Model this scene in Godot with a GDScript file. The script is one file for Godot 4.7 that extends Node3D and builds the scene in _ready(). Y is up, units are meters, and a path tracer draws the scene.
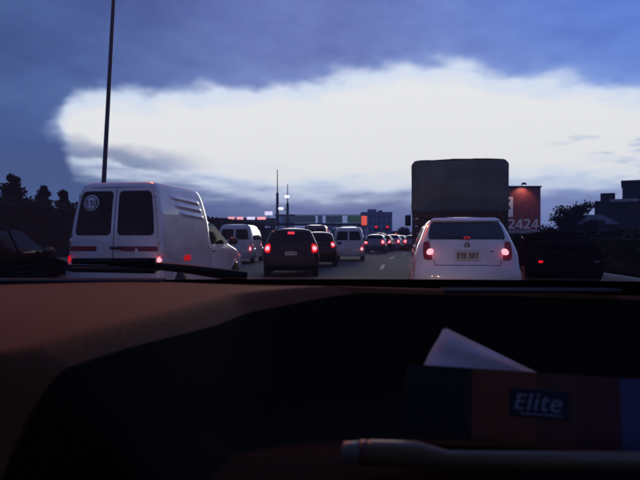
extends Node3D
# Dusk traffic jam on a wide road, seen over the dashboard of a car. x right, y up, the road runs towards -z; the eye is at (0, 1.2, 0).

const F := 600.0                      # focal length in photograph pixels, used to turn sizes measured in the photograph into metres
var M := {}
var taken := {}
var rng := RandomNumberGenerator.new()


# ------------------------------------------------------------------ naming and grouping
func numbered(called: String) -> String:
	var n: int = taken.get(called, 0)
	taken[called] = n + 1
	return called if n == 0 else "%s_%03d" % [called, n]


func thing(called: String, label: String, category: String, at := Vector3.ZERO, turn := 0.0, group := "") -> Node3D:
	var o := Node3D.new()
	o.name = numbered(called)
	add_child(o, true)
	o.position = at
	o.rotation_degrees.y = turn
	tag(o, label, category, group)
	return o


func tag(o: Node, label: String, category: String, group := "") -> void:
	o.set_meta("label", label)
	o.set_meta("category", category)
	if group:
		o.set_meta("group", group)


func obj(called: String, shape: Variant, material: Material, parent: Node = null, kind := "") -> MeshInstance3D:
	var o := MeshInstance3D.new()
	if parent == null:
		o.name = numbered(called)
	else:
		var n := 0
		var nm := called
		while parent.has_node(nm):
			n += 1
			nm = "%s_%03d" % [called, n]
		o.name = nm
	if shape is SurfaceTool:
		o.mesh = shape.commit()
	else:
		o.mesh = shape
	o.material_override = material
	(parent if parent else self).add_child(o, true)
	if kind:
		o.set_meta("kind", kind)
	return o


# ------------------------------------------------------------------ shape helpers
func mb(smooth := false) -> SurfaceTool:
	var st := SurfaceTool.new()
	st.begin(Mesh.PRIMITIVE_TRIANGLES)
	st.set_smooth_group(0 if smooth else 0xFFFFFFFF)
	return st


func done(st: SurfaceTool) -> SurfaceTool:
	st.generate_normals()
	return st


func tri(st: SurfaceTool, a: Vector3, b: Vector3, c: Vector3, out: Vector3) -> void:
	if (b - a).cross(c - a).dot(out) > 0.0:
		var t := b
		b = c
		c = t
	st.add_vertex(a)
	st.add_vertex(b)
	st.add_vertex(c)


func quad(st: SurfaceTool, a: Vector3, b: Vector3, c: Vector3, d: Vector3, out: Vector3) -> void:
	tri(st, a, b, c, out)
	tri(st, a, c, d, out)


# a box with chamfered edges, in the axes of xf
func box(st: SurfaceTool, size: Vector3, xf: Transform3D, ch := 0.0) -> void:
	var h := size / 2.0
	var c := minf(ch, minf(h.x, minf(h.y, h.z)) * 0.9)
	if c <= 0.0:
		for ax in 3:
			for s in [-1.0, 1.0]:
				var n := Vector3.ZERO
				n[ax] = s
				var u := Vector3.ZERO
				u[(ax + 1) % 3] = h[(ax + 1) % 3]
				var v := Vector3.ZERO
				v[(ax + 2) % 3] = h[(ax + 2) % 3]
				var m := n * h[ax]
				quad(st, xf * (m - u - v), xf * (m + u - v), xf * (m + u + v), xf * (m - u + v), xf.basis * n)
		return
	for ax in 3:
		var b1 := (ax + 1) % 3
		var b2 := (ax + 2) % 3
		for s in [-1.0, 1.0]:
			var n := Vector3.ZERO
			n[ax] = s
			var u := Vector3.ZERO
			u[b1] = h[b1] - c
			var v := Vector3.ZERO
			v[b2] = h[b2] - c
			var m := n * h[ax]
			quad(st, xf * (m - u - v), xf * (m + u - v), xf * (m + u + v), xf * (m - u + v), xf.basis * n)
		for s1 in [-1.0, 1.0]:
			for s2 in [-1.0, 1.0]:
				var l := Vector3.ZERO
				l[ax] = h[ax] - c
				var p := Vector3.ZERO
				p[b1] = s1 * h[b1]
				p[b2] = s2 * (h[b2] - c)
				var q := Vector3.ZERO
				q[b1] = s1 * (h[b1] - c)
				q[b2] = s2 * h[b2]
				quad(st, xf * (p - l), xf * (p + l), xf * (q + l), xf * (q - l), xf.basis * (p + q))
	for sx in [-1.0, 1.0]:
		for sy in [-1.0, 1.0]:
			for sz in [-1.0, 1.0]:
				tri(st, xf * Vector3(sx * h.x, sy * (h.y - c), sz * (h.z - c)), xf * Vector3(sx * (h.x - c), sy * h.y, sz * (h.z - c)), xf * Vector3(sx * (h.x - c), sy * (h.y - c), sz * h.z), xf.basis * Vector3(sx, sy, sz))


func at(x: float, y: float, z: float) -> Transform3D:
	return Transform3D(Basis.IDENTITY, Vector3(x, y, z))


func turned(x: float, y: float, z: float, rx := 0.0, ry := 0.0, rz := 0.0) -> Transform3D:
	return Transform3D(Basis.from_euler(Vector3(deg_to_rad(rx), deg_to_rad(ry), deg_to_rad(rz))), Vector3(x, y, z))


func tube(st: SurfaceTool, pts: Array, radii: Array, n := 8, squash := 1.0) -> void:
	var rings := []
	for i in pts.size():
		var p: Vector3 = pts[i]
		var d: Vector3 = (pts[mini(i + 1, pts.size() - 1)] - pts[maxi(i - 1, 0)]).normalized()
		var side := d.cross(Vector3.UP if absf(d.y) < 0.9 else Vector3.RIGHT).normalized()
		var up := side.cross(d)
		var r: float = radii[mini(i, radii.size() - 1)]
		var ring := PackedVector3Array()
		for k in n:
			var a := TAU * k / n
			ring.append(p + side * cos(a) * r + up * sin(a) * r * squash)
		rings.append(ring)
	for i in rings.size() - 1:
		var mid: Vector3 = (pts[i] + pts[i + 1]) / 2.0
		for k in n:
			var a: Vector3 = rings[i][k]
			var b: Vector3 = rings[i][(k + 1) % n]
			var c: Vector3 = rings[i + 1][(k + 1) % n]
			var d: Vector3 = rings[i + 1][k]
			quad(st, a, b, c, d, (a + b + c + d) / 4.0 - mid)
	for e in [0, rings.size() - 1]:
		var p: Vector3 = pts[e]
		var o: Vector3 = p - pts[1 if e == 0 else e - 1]
		for k in n:
			tri(st, p, rings[e][k], rings[e][(k + 1) % n], o)


# profile of [radius, along] turned about the x axis of xf
func lathe_x(st: SurfaceTool, prof: Array, xf: Transform3D, n := 24) -> void:
	for i in prof.size() - 1:
		for k in n:
			var a0 := TAU * k / n
			var a1 := TAU * (k + 1) / n
			var p := [prof[i], prof[i + 1]]
			var v := []
			for e in [[0, a0], [0, a1], [1, a1], [1, a0]]:
				var q = p[e[0]]
				v.append(Vector3(q[1], q[0] * sin(e[1]), q[0] * cos(e[1])))
			var dr: float = p[1][0] - p[0][0]
			var dx: float = p[1][1] - p[0][1]
			var am := (a0 + a1) / 2.0
			var out := Vector3(-dr, dx * sin(am), dx * cos(am))
			quad(st, xf * v[0], xf * v[1], xf * v[2], xf * v[3], xf.basis * out)


func text(words: String, high: float, deep: float, slant := 0.0, bold := true, squeeze := 1.0) -> ArrayMesh:
	var f := SystemFont.new()
	f.font_names = PackedStringArray(["Droid Sans"])
	f.font_weight = 700 if bold else 400
	var t := TextMesh.new()
	t.font = f
	t.text = words
	t.font_size = 64
	t.pixel_size = high / 46.0
	t.depth = deep
	t.curve_step = 1.0
	var st := SurfaceTool.new()
	for i in t.get_surface_count():
		st.append_from(t, i, Transform3D(Basis(Vector3(squeeze, 0, 0), Vector3(slant, 1, 0), Vector3(0, 0, 1)), Vector3.ZERO))
	return st.commit()


# monotone cubic through [t, value] pairs
static func cv(a: Array, t: float) -> float:
	var n := a.size()
	if t <= a[0][0]:
		return a[0][1]
	if t >= a[n - 1][0]:
		return a[n - 1][1]
	var i := 0
	while t > a[i + 1][0]:
		i += 1
	var h: float = a[i + 1][0] - a[i][0]
	var s: float = (a[i + 1][1] - a[i][1]) / h
	var m0 := s
	var m1 := s
	if i > 0:
		var p: float = (a[i][1] - a[i - 1][1]) / (a[i][0] - a[i - 1][0])
		m0 = 0.0 if p * s <= 0.0 else 2.0 * p * s / (p + s)
	if i < n - 2:
		var q: float = (a[i + 2][1] - a[i + 1][1]) / (a[i + 2][0] - a[i + 1][0])
		m1 = 0.0 if q * s <= 0.0 else 2.0 * q * s / (q + s)
	var u: float = (t - a[i][0]) / h
	return a[i][1] * (1 + 2 * u) * (1 - u) * (1 - u) + h * m0 * u * (1 - u) * (1 - u) + a[i + 1][1] * u * u * (3 - 2 * u) + h * m1 * u * u * (u - 1)


# ------------------------------------------------------------------ vehicle shells
# A shell is a stack of rounded plan outlines: where its rear and front faces stand at each height, and how wide it is.
class Shell:
	var rear := []
	var front := []
	var wid := []
	var taper := [[0.0, 1.0], [10.0, 1.0]]
	var dr := 0.3
	var df := 0.5
	var pr := 4.5
	var pf := 3.0
	var arches := []
	var cv: Callable
	var crown := 0.05
	var ribs := []

	func off(a: float, depth: float, p: float) -> float:
		return depth * (1.0 - pow(maxf(0.0, 1.0 - pow(absf(a), p)), 1.0 / p))

	func w(y: float) -> float:
		return cv.call(wid, y)

	func rear_at(a: float, y: float) -> Vector3:
		var f: float = cv.call(rear, y) + off(a, dr, pr)
		return Vector3(a * w(y) * cv.call(taper, f), y, -f)

	func front_at(a: float, y: float) -> Vector3:
		var f: float = cv.call(front, y) - off(a, df, pf)
		return Vector3(a * w(y) * cv.call(taper, f), y, -f)

	func side_at(f: float, y: float, s: float) -> Vector3:
		var x: float = w(y) * cv.call(taper, f)
		for c in arches:
			var q := Vector2(f - c[0], y - c[1]).length()
			if q < c[2]:
				x -= 0.2
			elif q < c[2] + 0.06:
				x += 0.012
		for r in ribs:
			var e: float = (y - (r[0] - 0.04 * f)) / 0.032
			if absf(e) < 3.0:
				x += r[3] * exp(-e * e) * smoothstep(r[1], r[1] + 0.35, f) * (1.0 - smoothstep(r[2] - 0.15, r[2], f))
		return Vector3(s * x, y, -f)

	func right_at(f: float, y: float) -> Vector3:
		return side_at(f, y, 1.0)

	func left_at(f: float, y: float) -> Vector3:
		return side_at(f, y, -1.0)

	func outline(y: float, ne: int, ns: int) -> PackedVector3Array:
		var o := PackedVector3Array()
		for i in ne + 1:
			o.append(rear_at(sin(PI / 2 * (2.0 * i / ne - 1.0)), y))
		var f0: float = cv.call(rear, y) + dr
		var f1: float = cv.call(front, y) - df
		for i in range(1, ns):
			o.append(side_at(lerpf(f0, f1, float(i) / ns), y, 1.0))
		for i in ne + 1:
			o.append(front_at(sin(PI / 2 * (1.0 - 2.0 * i / ne)), y))
		for i in range(1, ns):
			o.append(side_at(lerpf(f1, f0, float(i) / ns), y, -1.0))
		return o


func shell(rear: Array, front: Array, wid: Array, dr: float, df: float, pr := 4.5, pf := 3.0) -> Shell:
	var s := Shell.new()
	s.rear = rear
	s.front = front
	s.wid = wid
	s.dr = dr
	s.df = df
	s.pr = pr
	s.pf = pf
	s.cv = cv
	return s


func skin(s: Shell, y0: float, y1: float, ny: int, ne: int, ns: int) -> SurfaceTool:
	var st := mb(true)
	var ring: PackedVector3Array
	var last: PackedVector3Array
	for j in ny + 1:
		var t := float(j) / ny
		var y := lerpf(y0, y1, t)
		ring = s.outline(y, ne, ns)
		if j > 0:
			var mid := Vector3(0, y, -(cv(s.rear, y) + cv(s.front, y)) / 2.0)
			for i in ring.size():
				var k := (i + 1) % ring.size()
				var c := (ring[i] + last[k]) / 2.0 - mid
				c.y *= 0.2
				quad(st, last[i], last[k], ring[k], ring[i], c + Vector3(0, 0.4, 0))
		else:
			var lowmid := Vector3(0, y, -(cv(s.rear, y) + cv(s.front, y)) / 2.0)
			for i in ring.size():
				tri(st, lowmid, ring[i], ring[(i + 1) % ring.size()], Vector3.DOWN)
		last = ring
	# roof: strips from side to side, arched
	var n := ring.size()
	var half := n / 2
	var rows := []
	var mid2 := Vector3.ZERO
	for p in ring:
		mid2 += p / n
	for q in 5:
		var k := 1.0 - q / 4.0
		var row := PackedVector3Array()
		for p in ring:
			row.append(Vector3(mid2.x + (p.x - mid2.x) * k, y1 + s.crown * (1.0 - k * k), mid2.z + (p.z - mid2.z) * k))
		rows.append(row)
	for q in 4:
		for i in n:
			var k := (i + 1) % n
			quad(st, rows[q][i], rows[q][k], rows[q + 1][k], rows[q + 1][i], Vector3.UP)
	return done(st)


# A sheet that follows a shell's face: corners given as u at the bottom and top edges, rounded, raised by eps, with turned-in edges
func patch(surf: Callable, out: Vector3, y0: float, y1: float, bot: Array, top: Array, r := 0.05, su := 1.0, eps := 0.006, nu := 12, nv := 12) -> SurfaceTool:
	var st := mb(true)
	var rows := []
	var under := []
	for j in nv + 1:
		var v := 0.5 - 0.5 * cos(PI * j / nv)
		var y := lerpf(y0, y1, v)
		var e := minf(y - y0, y1 - y)
		var inset := 0.0
		if e < r:
			inset = (r - sqrt(maxf(0.0, r * r - (r - e) * (r - e)))) / su
		var l: float = lerpf(bot[0], top[0], v) + inset
		var h: float = lerpf(bot[1], top[1], v) - inset
		var row := PackedVector3Array()
		var low := PackedVector3Array()
		for i in nu + 1:
			var u := lerpf(l, h, 0.5 - 0.5 * cos(PI * i / nu))
			var p: Vector3 = surf.call(u, y)
			var du: Vector3 = surf.call(u + 0.01, y) - surf.call(u - 0.01, y)
			var dy: Vector3 = surf.call(u, y + 0.01) - surf.call(u, y - 0.01)
			var nn := du.cross(dy).normalized()
			if nn.dot(out) < 0.0:
				nn = -nn
			row.append(p + nn * eps)
			low.append(p - nn * 0.012)
		rows.append(row)
		under.append(low)
	for j in nv:
		for i in nu:
			quad(st, rows[j][i], rows[j][i + 1], rows[j + 1][i + 1], rows[j + 1][i], out)
	st.set_smooth_group(1)
	for j in nv:
		for i in [0, nu]:
			quad(st, rows[j][i], rows[j + 1][i], under[j + 1][i], under[j][i], rows[j][i] - rows[j][nu - i])
	for i in nu:
		for j in [0, nv]:
			quad(st, rows[j][i], rows[j][i + 1], under[j][i + 1], under[j][i], rows[j][i] - rows[nv - j][i])
	return done(st)


# a thin dark joint drawn along a shell's face
func seam(surf: Callable, out: Vector3, pts: Array, wide := 0.008, eps := 0.003) -> SurfaceTool:
	var st := mb(true)
	for k in pts.size() - 1:
		var n := 6
		for i in n:
			var quad4 := []
			for e in 2:
				var t := float(i + e) / n
				var u: float = lerpf(pts[k][0], pts[k + 1][0], t)
				var y: float = lerpf(pts[k][1], pts[k + 1][1], t)
				var p: Vector3 = surf.call(u, y)
				var p2: Vector3 = surf.call(lerpf(pts[k][0], pts[k + 1][0], t + 0.02), lerpf(pts[k][1], pts[k + 1][1], t + 0.02))
				var du: Vector3 = surf.call(u + 0.01, y) - surf.call(u - 0.01, y)
				var dy: Vector3 = surf.call(u, y + 0.01) - surf.call(u, y - 0.01)
				var nn := du.cross(dy).normalized()
				if nn.dot(out) < 0.0:
					nn = -nn
				var side := (p2 - p).normalized().cross(nn) * wide / 2.0
				quad4.append(p + nn * eps - side)
				quad4.append(p + nn * eps + side)
			quad(st, quad4[0], quad4[1], quad4[3], quad4[2], out)
	return done(st)


func wheels(root: Node3D, track: float, axles: Array, r: float, wide := 0.19) -> void:
	var tyre := mb(true)
	lathe_x(tyre, [[r * 0.62, -wide / 2], [r * 0.9, -wide / 2], [r * 0.98, -wide * 0.4], [r, 0.0], [r * 0.98, wide * 0.4], [r * 0.9, wide / 2], [r * 0.62, wide / 2]], Transform3D.IDENTITY, 28)
	var tm := done(tyre).commit()
	var rim := mb(true)
	lathe_x(rim, [[r * 0.63, wide * 0.46], [r * 0.58, wide * 0.36], [r * 0.3, wide * 0.40], [r * 0.12, wide * 0.45], [0.001, wide * 0.45]], Transform3D.IDENTITY, 20)
	var rm := done(rim).commit()
	for f in axles:
		for s in [-1.0, 1.0]:
			var wl := obj("wheel", tm, M.rubber, root)
			wl.position = Vector3(s * track, r, -f)
			if s < 0:
				wl.rotation_degrees.y = 180.0
			obj("rim", rm, M.rim, wl)


# a lit or unlit tail lamp on the rear face: lens, and the bright heart where the bulb shows through
func tail_lamp(root: Node3D, s: Shell, side: float, y0: float, y1: float, bot: Array, top: Array, heart: Array, lit := 1.0, nu := 8, called := "tail_lamp", halo := true, glow_energy := 0.006) -> void:
	var b := bot if side > 0 else [-bot[1], -bot[0]]
	var t := top if side > 0 else [-top[1], -top[0]]
	var lens := obj(called, patch(s.rear_at, Vector3(0, 0, 1), y0, y1, b, t, minf(0.09 if halo else 0.03, (y1 - y0) * 0.45), s.w(y0), 0.014, nu, nu), (M.lens_halo if halo else M.lens_lit) if lit > 0.5 else (M.lens_dim if lit > 0.0 else M.lens_off), root)
	if lit > 0.5:
		var hb := [heart[0], heart[1]] if side > 0 else [-heart[1], -heart[0]]
		obj("lamp_heart", patch(s.rear_at, Vector3(0, 0, 1), heart[2], heart[3], hb, hb, minf(0.08, (heart[3] - heart[2]) * 0.49), s.w(y0), 0.02, nu, nu), M.lamp_hot if lit > 0.9 else M.lamp_red, lens)
	if lit > 0.0:
		var l := OmniLight3D.new()
		l.name = "tail_light_glow"
		l.light_color = Color(1.0, 0.16, 0.13)
		l.light_energy = glow_energy * lit
		l.light_size = 0.06
		l.omni_range = 30.0
		l.omni_attenuation = 2.0
		l.shadow_enabled = true
		var p: Vector3 = s.rear_at((heart[0] + heart[1]) / 2.0 * side, (heart[2] + heart[3]) / 2.0)
		l.position = p + Vector3(0, 0, 0.09)
		root.add_child(l, true)


func plate(root: Node3D, words: String, p: Vector3, size: Vector2, tilt := 0.0, at_yaw := 0.0) -> void:
	var st := mb()
	box(st, Vector3(size.x, size.y, 0.008), Transform3D.IDENTITY, 0.003)
	var o := obj("license_plate", done(st), M.plate, root)
	o.position = p
	o.rotation_degrees = Vector3(tilt, at_yaw, 0)
	if words:
		var w := obj("plate_characters", text(words, size.y * 0.62, 0.003, 0.0, true, 0.8), M.plate_ink, o)
		w.position = Vector3(0, 0, 0.0055)


func mirror_pair(root: Node3D, x: float, y: float, f: float, m: Material) -> void:
	for s in [-1.0, 1.0]:
		var st := mb(true)
		for i in 1:
			box(st, Vector3(0.2, 0.13, 0.09), at(s * (x + 0.12), y, -f), 0.04)
		obj("door_mirror", done(st), m, root)


# general passenger car or small van; d holds the numbers
func make_car(called: String, label: String, category: String, paint: Material, where: Vector3, turn: float, d: Dictionary, group := "vehicles in the traffic jam") -> Node3D:
	var root := thing(called, label, category, where, turn, group)
	var s := shell(d.rear, d.front, d.wid, d.get("dr", 0.3), d.get("df", 0.45), d.get("pr", 4.5), d.get("pf", 3.0))
	s.taper = d.get("taper", [[0.0, 0.97], [0.6, 1.0], [d.len - 1.0, 1.0], [d.len, 0.93]])
	var r: float = d.get("wheel", 0.29)
	var ax: Array = d.get("axles", [0.75, d.len - 0.8])
	for f in ax:
		s.arches.append([f, r, r + 0.05])
	var q: float = d.get("q", 1.0)
	var zb := Vector3(0, 0, 1)
	obj("body", skin(s, d.low, d.high, int(44 * q), int(26 * q), int(60 * q)), paint, root)
	var g: Array = d.rear_glass            # y0, y1, bottom half-width share, top share, radius
	var panes: Array = d.get("rear_panes", [[-1.0, 1.0]])
	for p in panes:
		obj("rear_window", patch(s.rear_at, zb, g[0], g[1], [p[0] * g[2], p[1] * g[2]], [p[0] * g[3], p[1] * g[3]], g[4], s.w(g[0]), 0.006, int(14 * q) + 2, int(12 * q) + 2), d.get("glass", M.glass_dark), root)
	for k in d.get("side_glass", []).size():
		var a: Array = d.side_glass[k]      # y0, y1, f bottom 0, 1, f top 0, 1
		obj("side_window", patch(s.right_at, Vector3(1, 0, 0), a[0], a[1], [a[2], a[3]], [a[4], a[5]], 0.04, 1.0, 0.005, 8, 8), d.get("glass", M.glass_dark), root)
		obj("side_window", patch(s.left_at, Vector3(-1, 0, 0), a[0], a[1], [a[2], a[3]], [a[4], a[5]], 0.04, 1.0, 0.005, 8, 8), d.get("glass", M.glass_dark), root)
	if d.has("front_glass"):
		var a: Array = d.front_glass
		obj("windscreen", patch(s.front_at, Vector3(0, 0.5, -1), a[0], a[1], [-a[2], a[2]], [-a[3], a[3]], 0.06, s.w(a[0]), 0.006, 12, 10), d.get("glass", M.glass_dark), root)
	var lamps: Array = d.lamps              # y0, y1, bot[2], top[2], heart[4], lit
	for side in [-1.0, 1.0]:
		var lit: float = lamps[4] if side > 0 else lamps[5]
		tail_lamp(root, s, side, lamps[0], lamps[1], lamps[2], lamps[3], lamps[6], lit, 8, "tail_lamp", d.get("halo", true), d.get("glow", 0.006))
	if d.has("bumper"):
		var b: Array = d.bumper
		obj("rear_bumper", patch(s.rear_at, zb, b[0], b[1], [-0.97, 0.97], [-0.97, 0.97], 0.05, s.w(b[0]), 0.035, 20, 8), b[2], root)
	if d.has("third"):
		var t: Array = d.third              # y0, y1, half share, lit
		obj("third_brake_lamp", patch(s.rear_at, zb, t[0], t[1], [-t[2], t[2]], [-t[2], t[2]], 0.008, s.w(t[0]), 0.012, 6, 4), t[3], root)
	if d.has("plate"):
		var pl: Array = d.plate             # y, words
		var p := s.rear_at(0.0, pl[0])
		var p2 := s.rear_at(0.0, pl[0] + 0.05)
		plate(root, pl[1], p + Vector3(0, 0, 0.014), pl[2], -rad_to_deg(atan2(p.z - p2.z, 0.05)))
	for pts in d.get("seams", []):
		obj("panel_gap", seam(s.rear_at, zb, pts, 0.009), M.gap, root)
	mirror_pair(root, s.w(d.mirror[0]) + 0.0, d.mirror[0], d.mirror[1], d.get("mirror_paint", M.trim))
	wheels(root, s.w(0.5) - 0.1, ax, r)
	root.set_meta("shell", s)
	return root


# ------------------------------------------------------------------ plants
func leaf_tri(st: SurfaceTool, p: Vector3, size: float, droop := 0.0) -> void:
	var a := Vector3(rng.randf_range(-1, 1), rng.randf_range(-1, 1) - droop, rng.randf_range(-1, 1)).normalized() * size
	var b := a.cross(Vector3(rng.randf_range(-1, 1), rng.randf_range(-1, 1), rng.randf_range(-1, 1))).normalized() * size * 0.4
	quad(st, p - b * 0.3, p + a * 0.5 + b, p + a, p + a * 0.5 - b, Vector3.UP)


func conifer(label: String, where: Vector3, high: float, wide: float, sd: int) -> void:
	rng.seed = sd
	var t := thing("conifer_tree", label, "tree", where, 0.0, "dark conifers behind the left verge")
	var tr := mb(true)
	tube(tr, [Vector3.ZERO, Vector3(0.05, high * 0.5, 0), Vector3(0, high * 0.96, 0)], [high * 0.035, high * 0.02, 0.02], 7)
	obj("trunk", done(tr), M.bark, t)
	var cr := mb()
	var lb := mb(true)
	for k in 46:
		var h := high * (0.06 + 0.92 * pow(rng.randf(), 0.9))
		var a := rng.randf() * TAU
		var reach := wide * pow(1.0 - h / high, 0.65) * rng.randf_range(0.7, 1.2) + 0.06
		var tip := Vector3(cos(a) * reach, h + reach * rng.randf_range(0.15, 0.6), sin(a) * reach)
		tube(lb, [Vector3(0, h - 0.1, 0), tip], [0.035, 0.01], 4)
		for i in 260:
			var u := pow(rng.randf(), 0.7)
			var p := Vector3(0, h, 0).lerp(tip, u) + Vector3(rng.randfn(), rng.randfn() * 1.3, rng.randfn()).limit_length(1.7) * (0.06 + 0.17 * wide * (1.0 - 0.7 * h / high) * (1.0 - u * 0.4))
			leaf_tri(cr, p, rng.randf_range(0.09, 0.2))
	obj("limbs", done(lb), M.bark, t)
	obj("crown", done(cr), M.needle, t)


func layered_tree(label: String, where: Vector3) -> void:
	rng.seed = 77
	var t := thing("layered_tree", label, "tree", where)
	var tr := mb(true)
	tube(tr, [Vector3(0, 0, 0), Vector3(-0.1, 1.4, 0), Vector3(0.05, 2.5, 0.1), Vector3(0.35, 3.5, 0)], [0.16, 0.12, 0.08, 0.03], 8)
	obj("trunk", done(tr), M.bark, t)
	var lb := mb(true)
	var cr := mb()
	# [root height, tip], flat sprays of foliage along each limb
	for l in [[2.5, Vector3(1.2, 3.75, 0.2), 0.33], [2.3, Vector3(0.5, 3.6, -0.5), 0.3], [2.1, Vector3(-0.8, 3.35, 0.1), 0.34], [1.9, Vector3(-1.3, 2.75, 0.3), 0.3], [1.6, Vector3(2.0, 2.45, -0.2), 0.24], [1.5, Vector3(1.3, 2.2, 0.4), 0.26], [1.2, Vector3(-2.1, 1.95, 0.0), 0.3], [1.1, Vector3(-1.2, 1.6, -0.5), 0.4], [1.2, Vector3(0.6, 1.6, 0.5), 0.4], [2.4, Vector3(0.1, 3.15, 0.4), 0.3]]:
		var b := Vector3(0, l[0], 0)
		var tip: Vector3 = l[1]
		tube(lb, [b, b.lerp(tip, 0.5) + Vector3(0, 0.15, 0), tip], [0.07, 0.04, 0.012], 5)
		for i in 620:
			var u := pow(rng.randf(), 0.6)
			var p := b.lerp(tip, u) + Vector3(rng.randfn() * 0.28, rng.randfn() * l[2] * 0.42, rng.randfn() * 0.3)
			leaf_tri(cr, p, rng.randf_range(0.1, 0.22), 0.3)
	obj("limbs", done(lb), M.bark, t)
	obj("crown", done(cr), M.leaf, t)


# a clipped hedge along points; the body is a rough dark mass and the leaves one mass of small faces
func hedge(called: String, label: String, pts: Array, high: float, wide: float, per_metre: int, sd: int, leaf_size := 0.12) -> void:
	rng.seed = sd
	var root := thing(called, label, "hedge", pts[0])
	var st := mb()
	var lv := mb()
	for k in pts.size() - 1:
		var a: Vector3 = pts[k] - pts[0]
		var b: Vector3 = pts[k + 1] - pts[0]
		var len_ := a.distance_to(b)
		var mid := (a + b) / 2.0
		var ang := atan2(-(b - a).z, (b - a).x)
		box(st, Vector3(len_ + 0.3, high * 0.94, wide * 0.8), Transform3D(Basis(Vector3.UP, ang), mid + Vector3(0, high * 0.47, 0)), 0.1)
		var side := (b - a).normalized().cross(Vector3.UP)
		for i in int(len_ * per_metre):
			var face := rng.randi() % 3
			var h := rng.randf() * high
			var w := wide * 0.45 * (1.0 if face == 0 else -1.0)
			if face == 2:
				h = high * rng.randf_range(0.9, 1.06) + absf(rng.randfn()) * 0.05
				w = rng.randf_range(-0.5, 0.5) * wide
			var p := a.lerp(b, rng.randf()) + side * (w + rng.randfn() * 0.06) + Vector3(0, h, 0)
			leaf_tri(lv, p, leaf_size * rng.randf_range(0.6, 1.3))
	obj("hedge_body", done(st), M.hedge_core, root)
	obj("hedge_leaves", done(lv), M.leaf, root, "stuff")


# ------------------------------------------------------------------ materials
func mat(called: String, srgb: Color, rough := 0.6, metal := 0.0, spec := 0.5) -> StandardMaterial3D:
	var m := StandardMaterial3D.new()
	m.resource_name = called
	m.albedo_color = srgb
	m.roughness = rough
	m.metallic = metal
	m.metallic_specular = spec
	M[called] = m
	return m


func lin(r: float, g: float, b: float) -> Color:
	return Color(r, g, b).linear_to_srgb()


func glow(called: String, base: Color, light: Color, times: float) -> void:
	var m := mat(called, base, 0.25)
	m.emission_enabled = true
	m.emission = light
	m.emission_energy_multiplier = times


func noise_tex(freq: float, sd: int, c0: Color, c1: Color, size := 512, oct := 5, normal := false, bump := 4.0) -> NoiseTexture2D:
	var n := FastNoiseLite.new()
	n.noise_type = FastNoiseLite.TYPE_SIMPLEX_SMOOTH
	n.frequency = freq
	n.fractal_octaves = oct
	n.seed = sd
	var t := NoiseTexture2D.new()
	t.width = size
	t.height = size
	t.seamless = true
	t.noise = n
	if normal:
		t.as_normal_map = true
		t.bump_strength = bump
	else:
		var g := Gradient.new()
		g.set_color(0, c0)
		g.set_color(1, c1)
		t.color_ramp = g
	return t


func tri_tex(m: StandardMaterial3D, t: Texture2D, scale: float, world := true) -> void:
	m.albedo_texture = t
	m.uv1_triplanar = true
	m.uv1_world_triplanar = world
	m.uv1_scale = Vector3.ONE * scale


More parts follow.
